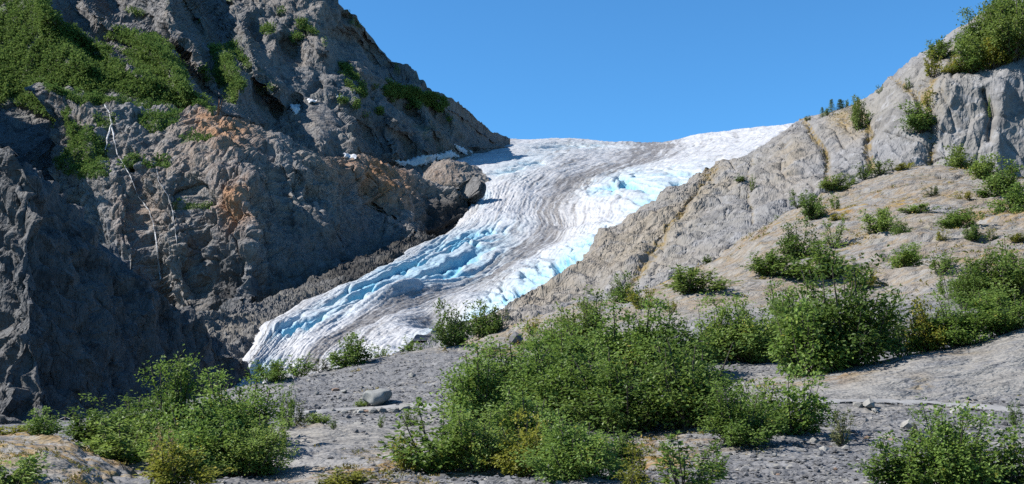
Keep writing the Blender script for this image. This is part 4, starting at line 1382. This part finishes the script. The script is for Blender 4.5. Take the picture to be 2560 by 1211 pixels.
def conifer_meshes(seed):
    r = np.random.default_rng(seed)
    paths = [([np.array((0, 0, -.03)), np.array((.01, 0, .5)), np.array((0, .01, 1.0))], .022, .004)]
    P_, A_ = [], []
    for k in range(34):
        z = .06 + .92 * k / 34
        R = .21 * (1 - z) ** .8 + .015
        for b in range(6):
            az = r.random() * 6.283
            d = np.array((math.cos(az), math.sin(az), -.15))
            e = np.array((0, 0, z)) + d * R * r.uniform(.7, 1.15)
            if k % 3 == 0:
                paths.append(([np.array((0, 0, z)), e], .005, .002))
            for t in np.linspace(.15, 1, 6):
                P_.append(np.array((0, 0, z)) + d * R * t + r.normal(size=3) * .008)
                A_.append(d + r.normal(size=3) * .5)
    n = len(P_)
    return leaves_mesh('crown', np.array(P_), np.array(A_), np.array((0, 0, 1.)) + r.normal(size=(n, 3)) * .4, r.uniform(.04, .065, n), r.uniform(.015, .022, n), r.random(n)), tube_mesh('trunk', paths)


CON = [conifer_meshes(i) for i in (1, 2)]


def plant(px, py, wpx, top, kind, mat, label, cat='shrub', name='shrub', group=None, patches=None, seed=[0]):
    """a shrub rooted at photo-sheet (px, py), wpx wide there, its top at row `top`"""
    seed[0] += 1
    r = land_at(px, py, patches or (Gd, K, H))
    if r is None:
        r = land_at(px, py, (E,))
    c, n = r
    W, Hh = wpx / F_PX * c[1], (py - top) / F_PX * c[1] * 1.02
    fol, stm = (CON if kind == 'con' else SHRUB[kind])[seed[0] % len(CON if kind == 'con' else SHRUB[kind])]
    root = bpy.data.objects.new(name, None)
    root.empty_display_size = .2
    COL.objects.link(root)
    root.location = Vector(c) - Vector((0, 0, .02 * Hh))
    root.rotation_euler = (0, 0, seed[0] * 2.399)
    if kind == 'con':
        W = W * 3.2
    root.scale = (W * 1.12, W * 1.12, Hh * {'con': 1.0, 'spire': .98, 'big': 1.08}.get(kind, 1.12))
    for me, mt in ((fol, LEAF[mat]), (stm, m_bark)):
        o = bpy.data.objects.new(me.name.split('.')[0], me)
        COL.objects.link(o)
        o.parent = root
        if not me.materials:
            me.materials.append(mt)
        o.material_slots[0].link = 'OBJECT'
        o.material_slots[0].material = mt
    tag(root, label, cat, group)
    return root

L_ = 'thicket at the lower left'
C_ = 'large central thicket'
for a in [
        # left thicket
        (440, 1140, 200, 922, 'spire', 'g', 'tall bright shrub with a pointed spire top against the dark cliff'),
        (605, 1130, 230, 968, 'big', 'g', 'rounded green shrub forming the right shoulder of the lower left thicket'),
        (525, 1110, 220, 990, 'big', 'g', 'dense shrub between the spire topped shrub and the rounded right shoulder'),
        (335, 1120, 220, 1010, 'big', 'g', 'leafy shrub just left of the spire topped shrub'),
        (240, 1105, 150, 1030, 'mid', 'd', 'dark low shrub at the far left end of the thicket beside the rope fence'),
        (300, 1165, 200, 1075, 'mid', 'g', 'low bright shrub behind the edge of the mossy knoll'),
        (500, 1185, 240, 1050, 'big', 'g', 'full green shrub in front of the spire topped shrub'),
        (620, 1185, 190, 1065, 'big', 'g', 'low dense shrub at the front right of the lower left thicket'),
        (405, 1205, 80, 1105, 'thin', 't', 'dry golden tan shrub at the front of the lower left thicket'),
        (430, 1225, 170, 1130, 'mid', 'y', 'yellowish leafy shrub behind the dry tan shrub at the bottom edge'),
        (110, 1085, 84, 1035, 'mid', 'g', 'small round shrub left of the rope fence post'),
        (30, 1100, 110, 1058, 'low', 'y', 'low yellow green plants behind the mossy knoll at the left edge'),
        (715, 1075, 60, 985, 'thin', 'g', 'sparse leggy sapling standing at the right side of the lower left thicket'),
        (735, 1070, 70, 1020, 'thin', 's', 'low wispy plant right of the leggy sapling'),
        (700, 1140, 70, 1080, 'thin', 'g', 'thin arching shrub at the thicket edge casting a shadow on pale rock'),
        # knoll
        (35, 1215, 150, 1140, 'low', 'g', 'leafy low plant in the bottom left corner on the mossy knoll'),
        (90, 1165, 90, 1130, 'low', 'y', 'yellow green cushion plant on the mossy knoll'),
        (180, 1215, 90, 1160, 'low', 'd', 'dark broad leaved plant at the bottom of the mossy knoll'),
        (250, 1180, 34, 1160, 'thin', 'y', 'tiny yellow sprig on the right flank of the mossy knoll'),
        # along the near skyline
        (680, 955, 96, 910, 'mid', 'g', 'round shrub at the low left end of the gravel skyline before the ice'),
        (745, 938, 90, 893, 'thin', 'g', 'airy shrub second from the left along the gravel skyline'),
        (800, 925, 60, 898, 'thin', 's', 'small wispy shrub third along the gravel skyline'),
        (880, 920, 100, 852, 'mid', 'd', 'dark double topped shrub on the gravel skyline before the glacier'),
        (945, 900, 62, 870, 'thin', 'g', 'thin shrub right of the double topped shrub on the skyline'),
        (1035, 900, 80, 855, 'thin', 'g', 'olive shrub on the skyline above the boulder'),
        (1135, 860, 90, 776, 'mid', 'd', 'dark upright shrub standing out against the pale ice'),
        (1205, 845, 90, 776, 'mid', 'd', 'dark shrub right beside the upright one before the ice'),
        (1252, 828, 50, 785, 'thin', 's', 'pale wispy shrub at the right end of the skyline pair'),
        (1330, 838, 60, 800, 'thin', 'y', 'yellowish sprig on the dome left of the central thicket top'),
        # central thicket
        (1460, 905, 170, 757, 'big', 'd', 'tall dark shrub making the highest point of the large central thicket'),
        (1390, 930, 170, 820, 'big', 'g', 'green shrub left of the highest point of the central thicket'),
        (1560, 950, 220, 790, 'big', 'g', 'broad shrub right of the highest point of the central thicket'),
        (1680, 950, 220, 800, 'big', 'g', 'rounded shrub on the upper right of the central thicket'),
        (1280, 1010, 240, 880, 'big', 'g', 'shrub on the upper left shoulder of the central thicket'),
        (1190, 1080, 230, 900, 'big', 'g', 'green shrub at the left end of the central thicket beside the trail'),
        (1100, 1175, 230, 1050, 'mid', 'g', 'lower left shrub of the central thicket spilling onto pale rock'),
        (1400, 1060, 280, 890, 'big', 'g', 'large shrub in the left middle of the central thicket'),
        (1560, 1080, 280, 910, 'big', 'd', 'dark shrub at the heart of the central thicket'),
        (1720, 1070, 280, 880, 'big', 'd', 'dark large leaved shrub on the right of the central thicket'),
        (1310, 1150, 240, 1000, 'big', 'g', 'front shrub of the central thicket behind the yellow one'),
        (1310, 1190, 150, 1075, 'mid', 'y', 'bright yellow green shrub low in the central thicket'),
        (1200, 1180, 200, 1060, 'big', 'g', 'leafy front shrub left of the yellow green one'),
        (1440, 1215, 230, 1060, 'big', 'g', 'green shrub at the bottom front of the central thicket'),
        (1540, 1180, 130, 1100, 'mid', 'd', 'small dark shrub beside the mossy flat rock under the thicket'),
        (1840, 1115, 190, 985, 'big', 'g', 'light shrub at the right front end of the central thicket'),
        (1985, 1090, 170, 968, 'mid', 'g', 'olive shrub rightmost of the central thicket by the trail'),
        (1900, 1085, 130, 985, 'mid', 'g', 'shrub filling the gap between the two right end shrubs of the thicket'),
        (1700, 1225, 200, 1120, 'thin', 'g', 'sparse shrub at the bottom edge below the mossy flat rock'),
        (1790, 1210, 110, 1140, 'thin', 'g', 'open twiggy shrub on the gravel right of the mossy flat rock'),
        (1590, 1230, 120, 1140, 'thin', 'y', 'thin yellowish shrub at the bottom edge left of the sparse one'),
        (1780, 905, 130, 800, 'mid', 'g', 'light green shrub bridging the central thicket and the right thicket'),
        # right thicket
        (1880, 905, 190, 770, 'big', 'g', 'left shrub of the thicket behind the pale rock hump'),
        (2010, 940, 170, 800, 'mid', 'g', 'bright green front shrub of the thicket behind the pale rock hump'),
        (2110, 910, 290, 692, 'big', 'd', 'biggest dark shrub towering behind the pale rock hump'),
        (1985, 880, 170, 730, 'big', 'g', 'shrub on the left flank of the biggest dark shrub'),
        (2205, 875, 110, 770, 'mid', 'd', 'dark shrub on the right flank of the biggest dark shrub'),
        (2260, 885, 130, 830, 'thin', 'g', 'low weedy plants at the left end of the strip above the hump'),
        (2310, 855, 110, 755, 'mid', 'y', 'golden yellow shrub above the pale rock hump'),
        (2400, 855, 190, 750, 'big', 'g', 'green shrub in the middle of the strip above the hump'),
        (2510, 835, 180, 740, 'big', 'g', 'light green shrub at the right edge above the hump'),
        (2350, 880, 120, 835, 'low', 'y', 'low yellowish plants along the upper lip of the hump'),
        (2370, 750, 60, 690, 'thin', 'g', 'slender sapling rising above the strip of shrubs near the right'),
        (2520, 770, 190, 615, 'big', 'd', 'tall dark shrub mass at the right edge of the dome'),
        (2440, 770, 130, 660, 'big', 'd', 'dark shrub on the left side of the tall mass at the right edge'),
        # dome
        (1930, 690, 130, 638, 'mid', 'd', 'low dark shrub at the left of the cluster low on the dome'),
        (1995, 655, 100, 576, 'mid', 'd', 'upright dark shrub atop the cluster low on the dome'),
        (2060, 700, 170, 630, 'mid', 'd', 'wide dark shrub at the right of the cluster low on the dome'),
        (2085, 618, 60, 560, 'thin', 'g', 'small upright shrub right above the dome cluster'),
        (2160, 720, 110, 680, 'thin', 'y', 'yellowish weeds between the dome cluster and the biggest dark shrub'),
        (1728, 738, 150, 678, 'mid', 'd', 'lone compact dark shrub on bare rock below the grey slab'),
        (1570, 775, 80, 708, 'mid', 'd', 'dark shrub in the crevice at the foot of the grey slab'),
        (1605, 775, 80, 730, 'thin', 'y', 'light yellow green shrub beside the crevice shrub'),
        (1680, 785, 40, 755, 'thin', 'y', 'tiny yellow sprig on rock below the lone compact shrub'),
        (1748, 600, 22, 580, 'low', 'd', 'tiny dark tuft alone on the steep grey slab'),
        (2030, 548, 70, 492, 'mid', 'd', 'dark shrub at the left shoulder of the dome'),
        (1995, 520, 50, 482, 'thin', 'g', 'thin shrub just left of the shoulder shrub'),
        (2088, 522, 36, 488, 'thin', 'g', 'small sapling just right of the shoulder shrub'),
        (1952, 572, 46, 545, 'thin', 'g', 'little shrub on the left edge of the dome beneath the shoulder'),
        (2095, 555, 46, 535, 'low', 'y', 'low yellow tuft below the shoulder sapling'),
        (2200, 585, 90, 530, 'mid', 'g', 'round green shrub in the middle of the dome'),
        (2255, 598, 44, 555, 'mid', 'd', 'small dark shrub right of the round dome shrub'),
        (2300, 532, 76, 508, 'low', 'g', 'low spreading shrub above the round dome shrub'),
        (2330, 490, 50, 468, 'thin', 's', 'greyish wisp high on the dome'),
        (2400, 575, 100, 530, 'mid', 'g', 'spreading shrub on the right half of the dome'),
        (2432, 600, 44, 566, 'mid', 'd', 'small dark ball shrub right of the spreading one'),
        (2480, 598, 36, 575, 'thin', 'd', 'little dark sprig near the small ball shrub'),
        (2355, 605, 40, 580, 'thin', 'y', 'pale yellow tuft between the two dome shrubs'),
        (2265, 665, 100, 616, 'mid', 'g', 'low green shrub on the lower dome above the slab lip'),
        (2355, 685, 90, 640, 'thin', 'g', 'airy weeds on the slab lip right of the low green shrub'),
        (2540, 605, 50, 580, 'low', 'y', 'yellow green tuft at the right edge of the dome'),
        (2410, 500, 50, 480, 'thin', 'y', 'pale sprig on the upper right dome'),
        # dome crown and cliff foot
        (2395, 435, 90, 378, 'mid', 'd', 'dark shrub at the foot of the cliff above the dome crown'),
        (2455, 452, 90, 400, 'mid', 'g', 'shrub in the middle of the row at the cliff foot'),
        (2510, 495, 120, 425, 'mid', 'd', 'large dark shrub sloping down at the right end of the cliff foot row'),
        (2545, 545, 90, 470, 'mid', 'g', 'shrub at the right picture edge under the cliff foot row'),
        (2205, 432, 70, 402, 'thin', 'd', 'dark sprigs at the cliff foot left of the row'),
        (2160, 448, 60, 412, 'thin', 'd', 'leggy dark shrub at the base of the vertical moss seam'),
        (2080, 472, 80, 440, 'mid', 'd', 'dark low shrub left along the cliff foot'),
        (2120, 452, 36, 432, 'thin', 'g', 'small shrub right of the low cliff foot shrub'),
        (2260, 425, 50, 405, 'low', 'y', 'yellowish tuft on the dome crown'),
        # bottom right
        (2370, 1225, 230, 1050, 'big', 'g', 'tall leafy shrub in the bottom right with a pointed shoot'),
        (2260, 1225, 170, 1120, 'mid', 'g', 'left shrub of the bottom right clump'),
        (2500, 1225, 190, 1110, 'mid', 'g', 'shrub in the bottom right corner'),
        (2110, 1112, 72, 1045, 'thin', 's', 'small lone shrub on open gravel with a short dark shadow'),
        (2535, 1072, 40, 1020, 'thin', 'd', 'tiny sapling just below the trail at the right edge'),
        (2290, 1092, 40, 1068, 'thin', 's', 'dry wisp on the flat cream slab'),
        (860, 1215, 120, 1175, 'low', 'y', 'bright yellow green plant at the bottom edge left of the central thicket'),
        (800, 1062, 60, 1030, 'low', 'g', 'olive cushion of weeds below the trail left of the boulder'),
        (835, 1075, 26, 1055, 'thin', 'g', 'small weed sprig below the trail rocks'),
        (905, 1018, 36, 1000, 'low', 'g', 'weed tuft against the left side of the boulder'),
        (1030, 1068, 50, 1030, 'thin', 'd', 'twiggy dark weed left of the central thicket by the trail'),
        (955, 1070, 24, 1045, 'thin', 'd', 'slim weed stalk below the edging rocks'),
        (1010, 1180, 90, 1110, 'thin', 'y', 'ochre weeds on pale rock left of the central thicket'),
        (905, 950, 26, 935, 'thin', 's', 'tiny grey weed on the gravel above the boulder')]:
    plant(*a)

for a in [
        # cliff top at the right
        (2520, 150, 170, 5, 'big', 'd', 'big dark bush at the top right corner of the cliff'),
        (2455, 150, 130, 30, 'big', 'd', 'dark bush left of the corner bush on the cliff top'),
        (2560, 90, 150, -40, 'big', 'd', 'dark bush running out of the top right corner'),
        (2430, 185, 90, 130, 'mid', 'd', 'bush hanging over the edge of the grey cliff'),
        (2490, 170, 80, 110, 'mid', 'y', 'yellow green bush at the foot of the cliff top bushes'),
        (2350, 152, 74, 104, 'mid', 'd', 'round bush on the skyline left of the cliff top mass'),
        (2330, 195, 60, 140, 'thin', 'y', 'yellow bush in the notch beneath the skyline bush'),
        (2390, 185, 60, 150, 'mid', 'y', 'low yellowish bush between notch and cliff edge'),
        (2305, 330, 90, 268, 'mid', 'd', 'dark bush clinging to the ledge in the middle of the cliff'),
        (2330, 280, 60, 232, 'thin', 'y', 'golden bush right above the ledge bush on the cliff'),
        (2147, 325, 46, 250, 'mid', 'd', 'tall narrow bush in the mossy seam near the skyline'),
        (2270, 225, 22, 200, 'thin', 'd', 'tiny bush high on the cliff face below the skyline'),
        (2475, 300, 12, 250, 'thin', 'g', 'thin green streak of plants in a cliff crack'),
        (1850, 455, 26, 435, 'low', 'd', 'little dark tuft on the tan ridge shoulder'),
        (1880, 480, 20, 445, 'thin', 'd', 'small sprig on the steep slab right of the ridge shoulder'),
        (1540, 745, 50, 715, 'thin', 's', 'grey weeds at the foot of the tan rock')]:
    plant(*a, patches=(E,), cat='bush', name='bush')
for px, py, wd, tp, lab in [(2080, 283, 14, 245, 'tallest small conifer of the group on the ridge skyline'), (2101, 278, 17, 246, 'bushy small conifer right of the tallest one on the skyline'), (2056, 292, 11, 266, 'tiny conifer standing alone left of the skyline group')]:
    plant(px, py, wd, tp, 'con', 'd', lab, 'tree', 'conifer_sapling', 'small conifers on the skyline', (E,))
for px, py, wd, tp, lab in [(2112, 272, 30, 254, 'low dark bush at the right foot of the skyline conifers'), (2068, 290, 24, 272, 'low bush between the skyline conifers'), (2200, 236, 20, 216, 'very small bush on the skyline halfway up the ridge'), (2018, 302, 24, 290, 'flat bush low on the skyline by the ice')]:
    plant(px, py, wd, tp, 'thin', 'd', lab, 'bush', 'bush', None, (E,))


def scrub_cover(p, n, seed, label, size, patches):
    """alder scrub carpeting far slopes: leafy domes too many to count"""
    r = np.random.default_rng(seed)
    ok = np.where(p.grass & (p.nrm[:, 1] < .6) & (p.px_c[1] > -60) & (p.px_c[0] > -80))[0]
    cell = fbm(p.V[ok], 26, 3, seed)
    ok = ok[cell > -.35]
    pick = r.choice(ok, n)
    s = size * (.5 + r.random(n) ** 1.5)
    k = 22
    v = r.normal(size=(n, k, 3))
    v /= np.linalg.norm(v, axis=2)[:, :, None]
    rr_ = r.uniform(.55, 1, (n, k, 1))
    c = p.V[pick][:, None] + v * rr_ * s[:, None, None] * (1, 1, .8) + np.array((0, 0, .45)) * s[:, None, None]
    c = c.reshape(-1, 3)
    vv = v.reshape(-1, 3)
    m_ = n * k
    ln = np.repeat(s, k) * r.uniform(.35, .6, m_)
    lv = np.clip(np.repeat(r.random(n), k) * .6 + .4 * r.random(m_), 0, 1)
    me = leaves_mesh('scrub', c, vv + r.normal(size=(m_, 3)) * .8, np.array((0, 0, .6)) + vv * .8 + r.normal(size=(m_, 3)) * .35, ln, ln * .75, lv)
    me.materials.append(LEAF_FAR)
    o = bpy.data.objects.new('scrub', me)
    COL.objects.link(o)
    tag(o, label, 'scrub', kind='stuff')


LEAF_FAR = leaf_mat('leaf_far_scrub', (0.050, 0.120, 0.026), (0.205, 0.30, 0.080), None, .35, .9, .05)
scrub_cover(A, 10000, 71, 'green alder scrub carpeting the left mountain slope', 3.2, (A,))
scrub_cover(B, 1900, 72, 'green scrub patches on the rock bench around the stream', 2.3, (B,))


def ground_cover():
    """olive and ochre tufts of moss, grass and seedlings on the bare rock"""
    r = np.random.default_rng(33)
    P_, S_, K_ = [], [], []
    for p, n in ((Gd, 2600), (H, 260), (K, 90), (E, 260)):
        x, y = p.px_c
        w_ = p.att['moss'] * ((y < 1225) & (x > -20) & (x < 2600) & (p.nrm[:, 1] < .3)) * np.clip(fbm(p.V, 3.0 if p is not E else 6, 3, 34) + .12, 0, 1)
        pick = r.choice(len(w_), n, p=w_ / w_.sum())
        P_.append(p.V[pick])
        S_.append((.10 + .22 * r.random(n) ** 2) * np.clip(p.V[pick][:, 1] / 60, .5, 1.6))
    c = np.concatenate(P_)
    s = np.concatenate(S_)
    n, k = len(c), 14
    v = r.normal(size=(n, k, 3)) * (1, 1, .25)
    q = (c[:, None] + v * s[:, None, None] * .55 + np.array((0, 0, .12)) * s[:, None, None]).reshape(-1, 3)
    m_ = n * k
    ln = np.repeat(s, k) * r.uniform(.4, .8, m_)
    lv = np.clip(np.repeat(r.random(n), k) * .75 + .25 * r.random(m_), 0, 1)
    me = leaves_mesh('ground_cover', q, np.array((0, 0, .5)) + r.normal(size=(m_, 3)) * .6, r.normal(size=(m_, 3)) * .6 + np.array((0, 0, .8)), ln, ln * .45, lv)
    me.materials.append(leaf_mat('leaf_ground_cover', (0.13, 0.16, 0.03), (0.40, 0.28, 0.08), None, .25))
    o = bpy.data.objects.new('ground_cover', me)
    COL.objects.link(o)
    tag(o, 'olive and ochre tufts of moss and grass scattered over the bare rock', 'ground cover', kind='stuff')


ground_cover()

# ------------------------------------------------------------------ rope fence and dead twigs at the left
m = Mat('weathered_wood')
m_wood = m.out(m.mix(m.noise(.1, 5), (0.16, 0.09, 0.06), (0.26, 0.17, 0.12)), .85)
m = Mat('white_rope')
m_rope = m.out(m.mix(m.noise(.05, 3), (0.45, 0.43, 0.40), (0.60, 0.58, 0.55)), .9)
ctr, _ = land_at(163, 1072, (Gd,))
fence = bpy.data.objects.new('rope_fence', None)
COL.objects.link(fence)
fence.location = ctr
tag(fence, 'wooden post with white rope strung to both sides by the left thicket', 'fence')
posts = []
for px, py, hh in ((163, 1068, 25), (100, 1076, 22), (290, 1092, 22)):
    c, n = land_at(px, py, (Gd,))
    h_ = hh / F_PX * c[1]
    me = tube_mesh('post', [([np.array((0, 0, -.1)), np.array((0, 0, h_ * .5)), np.array((0, 0, h_))], .034, .030)], 8)
    me.materials.clear()
    me.materials.append(m_wood)
    o = bpy.data.objects.new('post', me)
    COL.objects.link(o)
    o.parent = fence
    o.location = Vector(c) - Vector(ctr)
    posts.append(np.array(c) - ctr + np.array((0, 0, h_)))
for a_, b_ in ((0, 1), (0, 2)):
    pts = [posts[a_] * (1 - t) + posts[b_] * t - np.array((0, 0, .10 * math.sin(math.pi * t))) for t in np.linspace(0, 1, 9)]
    me = tube_mesh('rope', [(pts, .020, .020)], 5)
    me.materials.clear()
    me.materials.append(m_rope)
    o = bpy.data.objects.new('rope', me)
    COL.objects.link(o)
    o.parent = fence

c, n = land_at(545, 1040, (Gd,))
r = np.random.default_rng(3)
paths = []
for k in range(9):
    tip = np.array((r.normal() * .28, r.normal() * .2, 1.25 + .3 * r.random()))
    mid = tip * .6 + r.normal(size=3) * .04
    paths.append(([np.array((0, 0, 0)), mid, tip], .012, .004))
    for s in range(3):
        p_ = mid + (tip - mid) * r.uniform(.1, .9)
        paths.append(([p_, p_ + r.normal(size=3) * (.12, .12, .08) + np.array((0, 0, .1))], .005, .003))
me = tube_mesh('dead_shrub', paths)
o = bpy.data.objects.new('dead_shrub', me)
COL.objects.link(o)
o.location = Vector(c)
tag(o, 'bare dead twigs sticking up behind the lower left thicket', 'dead shrub')
